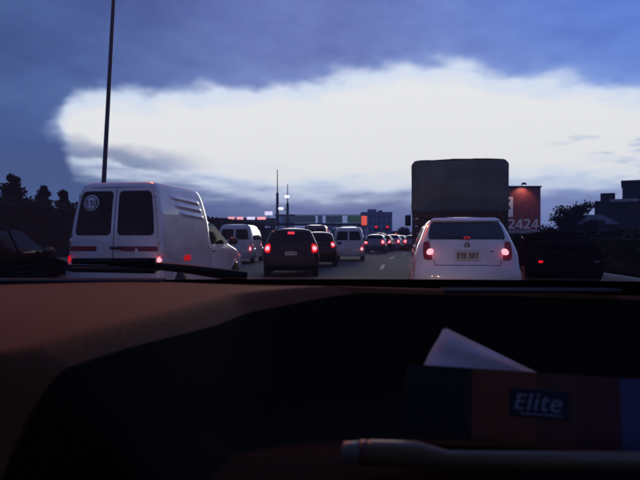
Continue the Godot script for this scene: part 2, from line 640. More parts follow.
func materials() -> void:
	var dirt := noise_tex(0.006, 5, Color(0.80, 0.78, 0.75), Color(1, 1, 1), 512, 5)
	for p in [["white_paint", lin(0.62, 0.60, 0.60)], ["van_paint", lin(0.60, 0.58, 0.58)], ["far_white_paint", lin(0.5, 0.48, 0.46)], ["dark_paint", lin(0.010, 0.010, 0.011)], ["black_paint", lin(0.006, 0.006, 0.007)], ["silver_paint", lin(0.32, 0.33, 0.35)], ["red_paint", lin(0.10, 0.02, 0.02)], ["grey_paint", lin(0.10, 0.10, 0.11)]]:
		var m := mat(p[0], p[1], 0.38)
		m.clearcoat_enabled = true
		m.clearcoat = 1.0
		if p[0] in ["black_paint", "dark_paint"]:
			m.clearcoat = 0.45
			m.metallic_specular = 0.15
		m.clearcoat_roughness = 0.04
		tri_tex(m, dirt, 0.35, false)
	mat("glass_dark", lin(0.004, 0.004, 0.005), 0.04, 0.0, 0.32)
	mat("low_sheen_glass", lin(0.003, 0.003, 0.004), 0.03, 0.0, 0.16)  # blacker and less reflective than the other window glass
	mat("rear_glass", lin(0.012, 0.012, 0.014), 0.06, 0.0, 0.55)
	mat("trim", lin(0.015, 0.015, 0.017), 0.55)
	mat("dull_paint", lin(0.004, 0.004, 0.005), 0.9, 0.0, 0.02)
	mat("gap", lin(0.006, 0.006, 0.006), 0.8)
	mat("rubber", lin(0.014, 0.014, 0.015), 0.85)
	mat("rim", lin(0.22, 0.22, 0.23), 0.4, 0.7)
	mat("chrome", lin(0.5, 0.5, 0.52), 0.2, 0.9)
	mat("plate", lin(0.42, 0.36, 0.26), 0.45)
	mat("plate_ink", lin(0.015, 0.015, 0.015), 0.6)
	glow("lens_lit", lin(0.10, 0.006, 0.008), Color(0.85, 0.05, 0.10), 0.03)
	glow("lens_halo", lin(0.14, 0.008, 0.01), Color(0.95, 0.05, 0.09), 0.8)
	glow("lens_dim", lin(0.16, 0.008, 0.01), Color(1.0, 0.06, 0.10), 0.75)
	mat("lens_off", lin(0.10, 0.008, 0.01), 0.2)
	glow("lamp_hot", lin(0.7, 0.4, 0.4), Color(1.0, 0.70, 0.74), 1.25)
	glow("lamp_red", lin(0.5, 0.1, 0.1), Color(1.0, 0.20, 0.26), 1.0)
	glow("lamp_soft_red", lin(0.3, 0.03, 0.03), Color(1.0, 0.07, 0.12), 0.42)
	mat("stripe_red", lin(0.16, 0.012, 0.02), 0.35)
	mat("stripe_white", lin(0.55, 0.52, 0.52), 0.35)
	mat("sticker", lin(0.5, 0.49, 0.48), 0.6)
	mat("sticker_ink", lin(0.05, 0.05, 0.055), 0.6)
	# truck
	var tarp := mat("tarp", lin(0.150, 0.152, 0.118), 0.75)
	tri_tex(tarp, noise_tex(0.008, 9, Color(0.82, 0.82, 0.83), Color(1, 1, 1), 512, 4), 0.3, false)
	tarp.normal_enabled = true
	tarp.normal_texture = noise_tex(0.02, 10, Color.BLACK, Color.WHITE, 512, 4, true, 3.0)
	tarp.normal_scale = 0.5
	var wood := mat("truck_wood", lin(0.14, 0.075, 0.045), 0.7)
	tri_tex(wood, noise_tex(0.03, 11, Color(0.55, 0.5, 0.48), Color(1, 1, 1), 256, 4), 1.5, false)
	mat("truck_frame", lin(0.03, 0.028, 0.027), 0.6)
	# setting
	var asphalt := mat("asphalt", Color.WHITE, 0.82, 0.0, 0.4)
	var asphalt_noise := noise_tex(0.02, 21, lin(0.030, 0.028, 0.030), lin(0.075, 0.070, 0.070), 1024, 6)
	tri_tex(asphalt, asphalt_noise, 0.17)
	asphalt.normal_enabled = true
	asphalt.normal_texture = noise_tex(0.12, 22, Color.BLACK, Color.WHITE, 512, 3, true, 6.0)
	asphalt.normal_scale = 0.6
	var ground := mat("ground", Color.WHITE, 0.95)
	tri_tex(ground, noise_tex(0.01, 23, lin(0.028, 0.032, 0.016), lin(0.07, 0.062, 0.04), 1024, 6), 0.09)
	var line := mat("road_paint", Color.WHITE, 0.7)
	tri_tex(line, noise_tex(0.05, 24, lin(0.06, 0.06, 0.056), lin(0.34, 0.33, 0.30), 512, 5), 0.8)
	var concrete := mat("concrete", Color.WHITE, 0.85)
	tri_tex(concrete, noise_tex(0.015, 25, lin(0.16, 0.155, 0.15), lin(0.3, 0.29, 0.28), 512, 6), 0.4)
	mat("dark_wall", lin(0.022, 0.022, 0.025), 0.85, 0.0, 0.2)
	mat("far_wall", lin(0.10, 0.12, 0.18), 0.8)
	mat("far_dark", lin(0.035, 0.037, 0.045), 0.8)
	mat("blue_grey", lin(0.34, 0.38, 0.5), 0.6)
	mat("galvanised", lin(0.10, 0.105, 0.12), 0.5, 0.4)
	mat("pole_dark", lin(0.035, 0.035, 0.045), 0.5, 0.2)
	mat("bark", lin(0.03, 0.024, 0.02), 0.9)
	mat("needle", lin(0.012, 0.017, 0.013), 0.8, 0.0, 0.25)
	mat("leaf", lin(0.016, 0.020, 0.012), 0.8, 0.0, 0.25)
	mat("hedge_core", lin(0.008, 0.010, 0.007), 0.95, 0.0, 0.2)
	var red := mat("board_red", lin(0.25, 0.055, 0.05), 0.55)
	tri_tex(red, noise_tex(0.02, 27, Color(0.75, 0.72, 0.72), Color(1, 1, 1), 256, 4), 0.2, false)
	mat("board_white", lin(0.78, 0.78, 0.74), 0.6)
	mat("board_ink", lin(0.02, 0.02, 0.02), 0.6)
	mat("board_letters", lin(0.6, 0.54, 0.5), 0.6)
	mat("banner_green", lin(0.16, 0.46, 0.18), 0.6)
	mat("banner_dull", lin(0.20, 0.27, 0.21), 0.6)
	glow("sign_pink", lin(0.6, 0.3, 0.3), Color(1.0, 0.66, 0.70), 1.1)
	glow("sign_white", lin(0.7, 0.7, 0.7), Color(0.92, 0.88, 1.0), 1.0)
	glow("sign_orange", lin(0.6, 0.2, 0.1), Color(1.0, 0.36, 0.24), 0.8)
	glow("signal_red", lin(0.3, 0.02, 0.02), Color(1.0, 0.12, 0.16), 1.0)
	glow("lamp_white", lin(0.8, 0.8, 0.8), Color(0.95, 0.92, 1.0), 1.4)
	glow("lamp_sodium", lin(0.8, 0.6, 0.4), Color(1.0, 0.55, 0.22), 3.0)
	glow("headlight", lin(0.8, 0.8, 0.7), Color(1.0, 0.9, 0.75), 3.0)
	# inside the car
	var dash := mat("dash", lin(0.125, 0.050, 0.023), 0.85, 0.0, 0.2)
	dash.normal_enabled = true
	dash.normal_texture = noise_tex(0.09, 31, Color.BLACK, Color.WHITE, 512, 3, true, 5.0)
	dash.uv1_triplanar = true
	dash.uv1_scale = Vector3.ONE * 6.0
	dash.normal_scale = 0.35
	mat("dash_shade", lin(0.012, 0.010, 0.008), 1.0, 0.0, 0.1)  # black that stands for the unlit part of the dashboard
	mat("cabin", lin(0.02, 0.02, 0.023), 0.8)
	mat("headliner", lin(0.05, 0.05, 0.05), 0.95)
	mat("wiper_black", lin(0.005, 0.005, 0.006), 0.7, 0.0, 0.3)
	mat("frit", lin(0.004, 0.004, 0.005), 0.5)
	var glass := mat("screen_glass", Color(0, 0, 0, 0.02), 0.02)
	glass.transparency = BaseMaterial3D.TRANSPARENCY_ALPHA
	var tissue := mat("tissue", lin(0.62, 0.60, 0.64), 0.9)
	tissue.backlight_enabled = true
	tissue.backlight = Color(0.5, 0.5, 0.52)
	for b in [["box_navy", lin(0.010, 0.011, 0.018)], ["box_orange", lin(0.20, 0.062, 0.028)], ["box_brown", lin(0.12, 0.045, 0.035)], ["box_maroon", lin(0.10, 0.026, 0.036)], ["box_blue", lin(0.075, 0.085, 0.20)], ["logo_navy", lin(0.010, 0.014, 0.045)], ["logo_white", lin(0.24, 0.27, 0.33)], ["stick", lin(0.13, 0.085, 0.040)], ["stick_tip", lin(0.16, 0.14, 0.11)], ["stick_band", lin(0.16, 0.018, 0.018)]]:
		mat(b[0], b[1], 0.5)


# ------------------------------------------------------------------ sky
# Thick blue-grey cloud with one bright gap low in the west, defined by azimuth and elevation in degrees; outside it the cloud goes on evenly.
var n_big := FastNoiseLite.new()
var n_edge := FastNoiseLite.new()
var n_fine := FastNoiseLite.new()
const GAP_TOP := [[-26.0, 9.4], [-23.8, 10.6], [-22.2, 12.4], [-20.1, 12.9], [-14.9, 13.2], [-8.5, 13.9], [0.0, 14.5], [2.4, 15.2], [7.6, 15.9], [11.3, 15.9], [16.7, 14.6], [23.4, 13.5], [28.1, 12.3], [40.0, 9.8], [52.0, 7.0]]
const GAP_LOW := [[-26.0, 9.2], [-23.8, 9.8], [-22.2, 6.4], [-19.3, 5.6], [-14.9, 5.3], [-7.6, 4.6], [0.0, 4.1], [7.6, 4.2], [16.7, 4.5], [23.4, 4.6], [28.0, 4.5], [40.0, 5.5], [52.0, 6.6]]


func sky_color(az: float, el: float) -> Color:
	var ra := deg_to_rad(az)
	var re := deg_to_rad(el)
	var d := Vector3(sin(ra) * cos(re), sin(re), -cos(ra) * cos(re))
	var p := d * 100.0
	var big := n_big.get_noise_3d(p.x, p.y * 2.6, p.z)
	var fine := n_fine.get_noise_3d(p.x, p.y * 2.2, p.z)
	# the cloud: slate to violet-blue, clearer blue to the right
	var t := clampf((az + 30.0) / 60.0, 0.0, 1.0)
	if absf(az) > 30.0:
		t = lerpf(t, 0.45, clampf((absf(az) - 30.0) / 60.0, 0.0, 1.0))
	var c := Color(0.295, 0.390, 0.610).lerp(Color(0.392, 0.450, 0.712), smoothstep(0.0, 0.5, t)).lerp(Color(0.385, 0.520, 0.865), smoothstep(0.5, 1.0, t))
	var l := 1.0 + 0.17 * big + 0.05 * fine
	c = Color(c.r * l, c.g * l, c.b * (0.6 * l + 0.4))
	# low band of haze under the gap
	var low := Color(0.30, 0.38, 0.57).lerp(Color(0.47, 0.515, 0.70), smoothstep(0.1, 0.5, t)).lerp(Color(0.52, 0.585, 0.80), smoothstep(0.55, 1.0, t))
	low = low * (1.0 + 0.12 * big + 0.06 * fine)
	c = c.lerp(low, 1.0 - smoothstep(5.0, 10.0, el))
	if az > -30.0 and az < 56.0:
		var e := n_edge.get_noise_3d(p.x, p.y * 2.0, p.z)
		var hi := cv(GAP_TOP, az) + 0.7 * e + 0.55 * fine
		var lo := cv(GAP_LOW, az) - 0.2 + 1.3 * n_edge.get_noise_3d(p.x * 0.8 + 50.0, p.y * 5.0, p.z) + 0.4 * fine
		var inside := smoothstep(-0.9, 0.6, hi - el) * smoothstep(-1.9, 1.5, el - lo)
		var ends := smoothstep(-25.0, -23.0, az + 1.2 * e) * (1.0 - smoothstep(38.0, 54.0, az))
		# lit rim of the cloud above the gap
		var rim: float = (0.55 * exp(-maxf(0.0, el - hi) / 0.9) + 0.45 * exp(-maxf(0.0, el - hi) / 4.0)) * (1.0 - inside) * (1.0 if el > lo else 0.0) * smoothstep(-24.0, 0.0, az) * ends
		c = c.lerp(Color(0.68, 0.77, 0.96), 0.72 * rim)
		# streaks of cloud inside the left end of the gap
		var bar := el - (7.6 - 0.11 * (az + 22.0)) + 0.7 * e
		var streak: float = smoothstep(-0.75, -0.25, bar) * (1.0 - smoothstep(0.1, 1.5, bar)) * (1.0 - smoothstep(-17.0, -9.0, az))
		var white := Color(0.86, 0.91, 0.99).lerp(Color(0.952, 0.955, 0.962), smoothstep(0.2, 2.2, minf(hi - el, (el - lo) * 0.8)))
		c = c.lerp(white, inside * ends * (1.0 - 0.55 * streak))
		# torn scraps of blue at the right end, low in the gap
		var tear := smoothstep(0.12, 0.4, n_edge.get_noise_3d(p.x * 0.7 + 9.0, p.y * 4.0 - 30.0, p.z)) * smoothstep(19.0, 26.0, az) * (1.0 - smoothstep(8.0, 10.0, el)) * ends
		c = c.lerp(Color(0.60, 0.70, 0.88), 0.6 * tear)
	return c


func make_sky() -> PanoramaSkyMaterial:
	n_big.seed = 3
	n_big.frequency = 0.028
	n_big.fractal_octaves = 4
	n_edge.seed = 8
	n_edge.frequency = 0.11
	n_edge.fractal_octaves = 4
	n_fine.seed = 12
	n_fine.frequency = 0.16
	n_fine.fractal_octaves = 3
	var low := Image.create(384, 192, false, Image.FORMAT_RGB8)
	for j in 192:
		for i in 384:
			var el := 90.0 - (j + 0.5) / 192.0 * 180.0
			var az := (i + 0.5) / 384.0 * 360.0
			if az > 180.0:
				az -= 360.0
			low.set_pixel(i, j, sky_color(az, maxf(el, 0.0)))
	var W := 3072
	var H := 1536
	low.resize(W, H, Image.INTERPOLATE_CUBIC)
	for j in range(int(H * (90.0 - 34.0) / 180.0), H / 2 + 1):
		var el := 90.0 - (j + 0.5) / H * 180.0
		for k in range(-int(W * 58.0 / 360.0), int(W * 62.0 / 360.0)):
			low.set_pixel((k + W) % W, j, sky_color((k + 0.5) / W * 360.0, maxf(el, 0.0)))
	var s := PanoramaSkyMaterial.new()
	s.panorama = ImageTexture.create_from_image(low)
	return s


# ------------------------------------------------------------------ road position: the road bends gently to the right
func bend(d: float) -> float:
	return maxf(d, 0.0) * maxf(d, 0.0) / 390.0 if d < 150.0 else 57.7 + (d - 150.0) * 0.77


func heading(d: float) -> float:
	return -rad_to_deg(atan(minf(maxf(d, 0.0), 150.0) / 195.0))


func ribbon(x0: float, x1: float, d0: float, d1: float, y: float, step_ := 4.0) -> SurfaceTool:
	var st := mb(true)
	var n := maxi(1, int((d1 - d0) / step_))
	for i in n:
		var a := lerpf(d0, d1, float(i) / n)
		var b := lerpf(d0, d1, float(i + 1) / n)
		quad(st, Vector3(x0 + bend(a), y, -a), Vector3(x1 + bend(a), y, -a), Vector3(x1 + bend(b), y, -b), Vector3(x0 + bend(b), y, -b), Vector3.UP)
	return done(st)


func _ready() -> void:
	# ---- camera
	var cam := Camera3D.new()
	cam.name = "camera"
	cam.keep_aspect = Camera3D.KEEP_HEIGHT
	cam.fov = rad_to_deg(2.0 * atan(240.0 / F))
	cam.near = 0.03
	cam.far = 4000.0
	cam.position = Vector3(0, 1.2, 0)
	cam.rotation_degrees = Vector3(-0.19, 0, 0)
	add_child(cam)
	var lens_ := CameraAttributesPhysical.new()
	lens_.frustum_focal_length = 30.0          # 24 mm of film height: the photograph's angle of view
	lens_.frustum_focus_distance = 2.6
	lens_.exposure_aperture = 7.6
	cam.attributes = lens_
	lens_.frustum_near = 0.03
	lens_.frustum_far = 4000.0
	# ---- sky, light, exposure
	var env := Environment.new()
	env.background_mode = Environment.BG_SKY
	env.tonemap_mode = Environment.TONE_MAPPER_LINEAR
	env.tonemap_exposure = 1.0
	env.sdfgi_enabled = true
	env.ssao_enabled = true
	env.ssil_enabled = true
	var sky := Sky.new()
	sky.sky_material = make_sky()
	env.sky = sky
	env.background_energy_multiplier = 1.0
	env.fog_enabled = true                       # evening haze: far buildings pale a little
	env.fog_density = 0.0009
	env.fog_light_color = Color(0.72, 0.76, 0.92)
	var we := WorldEnvironment.new()
	we.name = "world_environment"
	we.environment = env
	add_child(we)
	var sun := DirectionalLight3D.new()          # what is left of the sun behind the cloud, ahead and to the right
	sun.name = "sun"
	sun.light_color = Color(1.0, 0.95, 0.9)
	sun.light_energy = 0.15
	sun.light_angular_distance = 20.0
	sun.shadow_enabled = true
	sun.rotation_degrees = Vector3(-10.0, 180.0 - 6.0, 0)
	add_child(sun)
	materials()
	setting()
	far_things()
	traffic()
	own_car()


func setting() -> void:
	var g := mb()
	quad(g, Vector3(-2200, -0.012, 300), Vector3(2200, -0.012, 300), Vector3(2200, -0.012, -2600), Vector3(-2200, -0.012, -2600), Vector3.UP)
	obj("ground", done(g), M.ground, null, "structure")
	obj("road", ribbon(-8.9, 7.6, -40.0, 420.0, 0.0), M.asphalt, null, "structure")
	for x in [[-9.2, -8.9], [7.6, 7.9]]:
		var st := mb(true)
		for i in 115:
			var a := -40.0 + i * 4.0
			var b := a + 4.0
			quad(st, Vector3(x[0] + bend(a), 0.13, -a), Vector3(x[1] + bend(a), 0.13, -a), Vector3(x[1] + bend(b), 0.13, -b), Vector3(x[0] + bend(b), 0.13, -b), Vector3.UP)
			var xi: float = x[1] if x[0] < 0 else x[0]
			quad(st, Vector3(xi + bend(a), 0.13, -a), Vector3(xi + bend(b), 0.13, -b), Vector3(xi + bend(b), -0.05, -b), Vector3(xi + bend(a), -0.05, -a), Vector3(1.0 if x[0] < 0 else -1.0, 0, 0))
		obj("kerb", done(st), M.concrete, null, "structure")
	for x in [-5.6, -2.3, 1.0, 4.3]:
		var st := mb(true)
		for k in 20:
			var a := 1.0 + k * 11.0
			for i in 2:
				var b := a + 2.0
				quad(st, Vector3(x - 0.07 + bend(a), 0.004, -a), Vector3(x + 0.07 + bend(a), 0.004, -a), Vector3(x + 0.07 + bend(b), 0.004, -b), Vector3(x - 0.07 + bend(b), 0.004, -b), Vector3.UP)
				a = b
		obj("lane_marking", done(st), M.road_paint, null, "structure")
	# hedges and trees at the sides
	var right := []
	for d in [9.0, 18.0, 28.0, 40.0, 55.0, 72.0, 95.0]:
		right.append(Vector3(8.9 + bend(d), 0, -d))
	hedge("roadside_hedge", "long dark clipped hedge along the right kerb behind the white hatchback", right, 1.32, 0.9, 150, 41)
	var left := []
	for p in [[-19.0, 14.0], [-19.5, 26.0], [-17.0, 40.0], [-14.0, 60.0], [-9.0, 90.0]]:
		left.append(Vector3(p[0], 0, -p[1]))
	hedge("verge_hedge", "tall rough dark hedge on the left verge below the conifers", left, 3.3, 1.8, 200, 42, 0.2)
	conifer("tallest and leftmost dark conifer, at the left edge of the view", Vector3(-21.5, 0, -42.0), 5.5, 1.7, 51)
	conifer("slim dark conifer second from the left edge, between two others", Vector3(-19.6, 0, -42.5), 4.75, 1.0, 52)
	conifer("dark conifer standing closest to the white van's rear", Vector3(-18.4, 0, -43.0), 4.45, 1.15, 53)
	layered_tree("dark windswept tree with flat layered branches right of the red billboard", Vector3(18.9, 0, -45.0))
	# lamp post on the left kerb: leaning steel pole, its head above the frame
	var lp := thing("street_lamp", "tall dark leaning lamp post rising behind the white van", "street lamp", Vector3(-8.1, 0, -22.0), 0.0, "street lamps on masts")
	var st := mb(true)
	var top := Vector3(0.62, 11.4, 0)
	tube(st, [Vector3.ZERO, top * 0.25, top * 0.26, top * 0.6, top, top + Vector3(0.5, 0.35, 0), top + Vector3(1.6, 0.55, 0)], [0.105, 0.10, 0.085, 0.075, 0.06, 0.05, 0.045], 12)
	obj("pole", done(st), M.pole_dark, lp)
	st = mb()
	box(st, Vector3(0.36, 0.25, 0.36), at(0, 0.12, 0), 0.03)
	obj("base", done(st), M.pole_dark, lp)
	st = mb(true)
	box(st, Vector3(0.7, 0.16, 0.3), at(2.2, 11.93, 0), 0.06)
	obj("lamp_head", done(st), M.pole_dark, lp)
	st = mb()
	box(st, Vector3(0.5, 0.03, 0.2), at(2.2, 11.84, 0), 0.01)
	obj("lamp_glass", done(st), M.lamp_sodium, lp)
	var l := SpotLight3D.new()
	l.name = "sodium_light"
	l.light_color = Color(1.0, 0.48, 0.20)
	l.light_energy = 205.0
	l.light_size = 0.25
	l.spot_range = 80.0
	l.spot_angle = 42.0
	l.spot_angle_attenuation = 0.6
	l.spot_attenuation = 2.0
	l.shadow_enabled = true
	l.position = Vector3(2.2, 11.80, 0)
	lp.add_child(l)
	l.look_at_from_position(lp.position + Vector3(2.2, 11.80, 0), Vector3(-0.5, 1.0, -4.0))


func lamp_mast(label: String, where: Vector3, high: float, heads: Array, lit: bool) -> void:
	var t := thing("light_mast", label, "mast", where, 0.0, "masts on the left far ahead")
	var st := mb(true)
	tube(st, [Vector3.ZERO, Vector3(0, high * 0.68, 0), Vector3(0, high * 0.70, 0), Vector3(0, high, 0)], [0.30, 0.22, 0.10, 0.06], 10)
	obj("pole", done(st), M.pole_dark, t)
	for h in heads:
		var hs := mb(true)
		tube(hs, [Vector3(0, h[1] - 0.3, 0), Vector3(h[0], h[1], 0)], [0.07, 0.05], 6)
		obj("arm", done(hs), M.pole_dark, t)
		hs = mb(true)
		box(hs, Vector3(0.9, 0.45, 0.6), at(h[0], h[1], 0.05), 0.15)
		obj("lamp_head", done(hs), M.lamp_white if lit else M.pole_dark, t)


func panel(called: String, size: Vector3, p: Vector3, m: Material, parent: Node, ch := 0.02) -> MeshInstance3D:
	var st := mb()
	box(st, size, at(p.x, p.y, p.z), ch)
	return obj(called, done(st), m, parent)


func far_things() -> void:
	# service station: a canopy whose edge carries a row of lit signs
	var fs := thing("service_station", "low dark service station canopy with a row of lit pink signs", "building", Vector3(-14.8, 0, -120.0))
	panel("canopy", Vector3(14.0, 1.5, 9.0), Vector3(0, 4.45, -4.5), M.far_dark, fs, 0.05)
	for x in [-5.0, 0.0, 5.0]:
		for z in [-1.5, -7.5]:
			panel("column", Vector3(0.4, 3.7, 0.4), Vector3(x, 1.85, z), M.far_dark, fs)
	panel("kiosk", Vector3(12.0, 3.4, 6.0), Vector3(1.0, 1.7, -12.0), M.far_dark, fs)
	for k in 4:
		panel("kiosk_window", Vector3(1.7, 1.5, 0.1), Vector3(-3.0 + k * 2.3, 1.7, -8.98), M.glass_dark, fs)
	for a in [[-2.9, 1.3, "sign_pink"], [-1.2, 1.3, "sign_pink"], [1.0, 1.6, "sign_white"], [3.1, 1.7, "sign_pink"]]:
		panel("sign_lamp", Vector3(a[1], 0.55, 0.3), Vector3(a[0], 5.15, 0.17), M[a[2]], fs, 0.05)
	var sg := thing("lit_sign", "small white lit sign standing above the right end of the station canopy", "sign", Vector3(-10.2, 0, -119.0))
	panel("sign_lamp", Vector3(1.5, 0.75, 0.4), Vector3(0, 6.1, 0), M.sign_white, sg, 0.06)
	panel("post", Vector3(0.18, 5.8, 0.18), Vector3(0, 2.9, 0), M.pole_dark, sg)
	lamp_mast("tallest thin mast with a needle tip, dark, left of centre", Vector3(-7.1, 0, -100.0), 12.6, [], false)
	lamp_mast("shorter pale mast with two lit lamps right of the needle mast", Vector3(-5.4, 0, -100.0), 10.2, [[-0.1, 8.1], [-1.1, 6.1]], true)
	var kb := thing("pale_tower", "pale square block between the two masts", "building", Vector3(-7.2, 0, -112.0))
	panel("wall", Vector3(3.4, 5.4, 3.0), Vector3(0.6, 2.7, -1.5), M.blue_grey, kb)
	panel("door", Vector3(0.9, 2.1, 0.06), Vector3(0.2, 1.05, 0.03), M.far_dark, kb)
	panel("roof", Vector3(3.7, 0.2, 3.3), Vector3(0.6, 5.5, -1.5), M.far_dark, kb)
	# footbridge across the road, hung with banners
	var fb := thing("footbridge", "dark footbridge with dull green banners crossing the road far ahead", "footbridge", Vector3(0.4, 0, -112.0))
	panel("deck", Vector3(17.0, 0.45, 2.4), Vector3(0, 3.75, -1.2), M.far_dark, fb)
	panel("handrail", Vector3(17.0, 0.12, 0.12), Vector3(0, 5.5, -0.06), M.far_dark, fb)
	for k in 12:
		panel("railing_post", Vector3(0.1, 1.5, 0.1), Vector3(-8.2 + k * 1.49, 4.7, -0.06), M.far_dark, fb)
	panel("banner", Vector3(6.1, 1.35, 0.08), Vector3(-4.3, 4.7, 0.06), M.banner_dull, fb)
	panel("banner", Vector3(3.1, 1.35, 0.08), Vector3(2.2, 4.7, 0.06), M.banner_dull, fb)
	panel("banner", Vector3(2.6, 1.35, 0.08), Vector3(6.0, 4.7, 0.06), M.banner_green, fb)
	for x in [-7.6, -0.3, 8.2]:
		panel("pier", Vector3(0.8, 5.4, 0.8), Vector3(x, 2.7, -1.2), M.blue_grey, fb)
	var sh := thing("long_shed", "low blue-grey shed roof under the left half of the footbridge", "building", Vector3(-3.2, 0, -104.0))
	panel("wall", Vector3(5.4, 2.0, 4.0), Vector3(0, 1.0, -2.0), M.far_dark, sh)
	panel("roof", Vector3(5.8, 1.0, 4.6), Vector3(0, 2.5, -2.0), M.blue_grey, sh, 0.05)
	panel("shutter", Vector3(2.2, 1.7, 0.06), Vector3(-0.8, 0.9, 0.03), M.blue_grey, sh)
	var os := thing("orange_sign", "glowing orange-red square sign at the right end of the footbridge", "sign", Vector3(8.1, 0, -110.0))
	panel("sign_lamp", Vector3(1.0, 1.7, 0.3), Vector3(0, 4.4, 0), M.sign_orange, os, 0.08)
	panel("post", Vector3(0.14, 3.6, 0.14), Vector3(0, 1.8, 0), M.pole_dark, os)
	# block at the end of the road
	var bl := thing("flat_block", "blue-grey flat roofed block standing at the end of the road", "building", Vector3(22.9, 0, -240.0))
	panel("wall", Vector3(12.0, 11.2, 10.0), Vector3(0, 5.6, -5.0), M.far_wall, bl, 0.05)
	panel("roof_parapet", Vector3(12.3, 0.4, 10.3), Vector3(0, 11.4, -5.0), M.far_dark, bl)
	panel("roof_house", Vector3(3.4, 1.3, 3.0), Vector3(-1.7, 12.25, -5.0), M.far_wall, bl)
	panel("roof_tank", Vector3(1.6, 0.8, 1.6), Vector3(1.6, 12.0, -4.0), M.far_dark, bl)
	for r in 4:
		for k in 6:
			panel("window", Vector3(1.1, 1.3, 0.1), Vector3(-4.8 + k * 1.9, 2.0 + r * 2.6, 0.03), M.glass_dark, bl)
	for a in [[9.35, "left of the pair of red traffic signals before the flat block"], [11.2, "right of the pair of red traffic signals before the flat block"]]:
		var ts := thing("traffic_signal", a[1], "traffic signal", Vector3(a[0], 0, -100.0), 0.0, "red traffic signals")
		panel("post", Vector3(0.12, 2.6, 0.12), Vector3(0, 1.3, 0), M.pole_dark, ts)
		panel("housing", Vector3(0.5, 1.1, 0.3), Vector3(0, 2.85, 0), M.pole_dark, ts, 0.05)
		var lm := mb(true)
		lathe_x(lm, [[0.001, 0.06], [0.14, 0.05], [0.2, 0.0]], Transform3D(Basis(Vector3(0, 0, 1), Vector3(0, 1, 0), Vector3(-1, 0, 0)), Vector3(0, 3.05, 0.16)), 14)
		obj("red_lamp", done(lm), M.signal_red, ts)
	# kiosk with a warm light and a round tree beside the truck
	var ks := thing("lit_kiosk", "small kiosk with an orange lit front left of the truck", "kiosk", Vector3(15.6, 0, -120.0))
	panel("wall", Vector3(2.6, 2.6, 2.0), Vector3(0, 1.3, -1.0), M.far_dark, ks)
	panel("lit_window", Vector3(0.9, 0.8, 0.08), Vector3(-0.1, 1.8, 0.04), M.sign_orange, ks)
	rng.seed = 88
	var rt := thing("round_tree", "small dark round tree just left of the truck's mirror", "tree", Vector3(15.1, 0, -108.0))
	var st := mb(true)
	tube(st, [Vector3.ZERO, Vector3(0.1, 1.0, 0), Vector3(0, 2.2, 0)], [0.14, 0.1, 0.04], 6)
	obj("trunk", done(st), M.bark, rt)
	st = mb()
	for i in 1500:
		var v := Vector3(rng.randfn(), rng.randfn(), rng.randfn()) * 0.5
		leaf_tri(st, Vector3(0, 2.0, 0) + v.limit_length(1.15), 0.3)
	obj("crown", done(st), M.leaf, rt)
	# far left and right: low roofs and tree masses that close the horizon
	rng.seed = 91
	var far_tree := mb()
	for i in 9000:
		var a := rng.randf_range(-0.62, 0.5)
		var d := rng.randf_range(290.0, 340.0)
		var top := 5.5 + 2.5 * sin(a * 31.0) + 1.4 * sin(a * 77.0 + 1.0)
		leaf_tri(far_tree, Vector3(sin(a) * d, rng.randf() * maxf(1.0, top), -cos(a) * d), rng.randf_range(1.2, 2.6))
	var ft := obj("distant_trees", done(far_tree), M.needle, null, "stuff")
	tag(ft, "far dark band of trees closing the horizon", "trees")
	# red billboard with its floodlight, right of the truck
	var bb := thing("billboard", "dark red billboard reading 2424 lit by a small lamp, right of the truck", "billboard", Vector3(18.0, 0, -60.0))
	panel("board", Vector3(8.0, 4.25, 0.35), Vector3(0, 4.1, 0), M.board_red, bb, 0.03)
	panel("frame", Vector3(8.2, 0.16, 0.5), Vector3(0, 6.32, 0), M.pole_dark, bb)
	panel("base_ledge", Vector3(8.2, 0.32, 0.9), Vector3(0, 1.78, 0.1), M.concrete, bb, 0.03)
	for x in [-3.0, 0.0, 3.0]:
		panel("post", Vector3(0.25, 1.7, 0.25), Vector3(x, 0.85, -0.1), M.pole_dark, bb)
	var wb := panel("white_panel", Vector3(1.25, 2.0, 0.03), Vector3(0.6, 4.3, 0.20), M.board_white, bb, 0.005)
	var kk := obj("letter", text("K", 0.95, 0.02), M.board_ink, wb)
	kk.position = Vector3(0.62, 4.55, 0.225)
	var nn := obj("number", text("2424", 0.95, 0.03, 0.0, true, 1.08), M.board_letters, bb)
	nn.position = Vector3(2.25, 2.58, 0.19)
	st = mb(true)
	tube(st, [Vector3(2.1, 6.3, 0.1), Vector3(2.1, 6.62, 0.3), Vector3(2.1, 6.6, 0.75)], [0.05, 0.04, 0.04], 6)
	box(st, Vector3(0.42, 0.16, 0.3), turned(2.1, 6.55, 0.9, 25, 0, 0), 0.04)
	var fl := obj("lamp_arm", done(st), M.pole_dark, bb)
	st = mb()
	box(st, Vector3(0.3, 0.03, 0.2), turned(2.1, 6.46, 0.86, 25, 0, 0), 0.008)
	obj("lamp_glass", done(st), M.lamp_white, fl)
	var l := SpotLight3D.new()
	l.name = "board_light"
	l.light_color = Color(1.0, 0.78, 0.7)
	l.light_energy = 3.2
	l.light_size = 0.1
	l.spot_range = 20.0
	l.spot_angle = 60.0
	l.spot_angle_attenuation = 0.7
	l.spot_attenuation = 2.0
	l.shadow_enabled = true
	bb.add_child(l)
	l.position = Vector3(2.1, 6.42, 0.85)
	l.rotation_degrees = Vector3(-70, 0, 0)
	# dark buildings at the right edge
	var db := thing("dark_apartment_block", "dark stepped block at the right edge above the hedge", "building", Vector3(35.6, 0, -70.0), -27.0)
	panel("wall", Vector3(6.6, 7.7, 9.0), Vector3(3.0, 3.85, -4.5), M.dark_wall, db, 0.04)
	panel("side_wing", Vector3(3.0, 5.6, 7.0), Vector3(-1.75, 2.8, -3.5), M.dark_wall, db, 0.04)
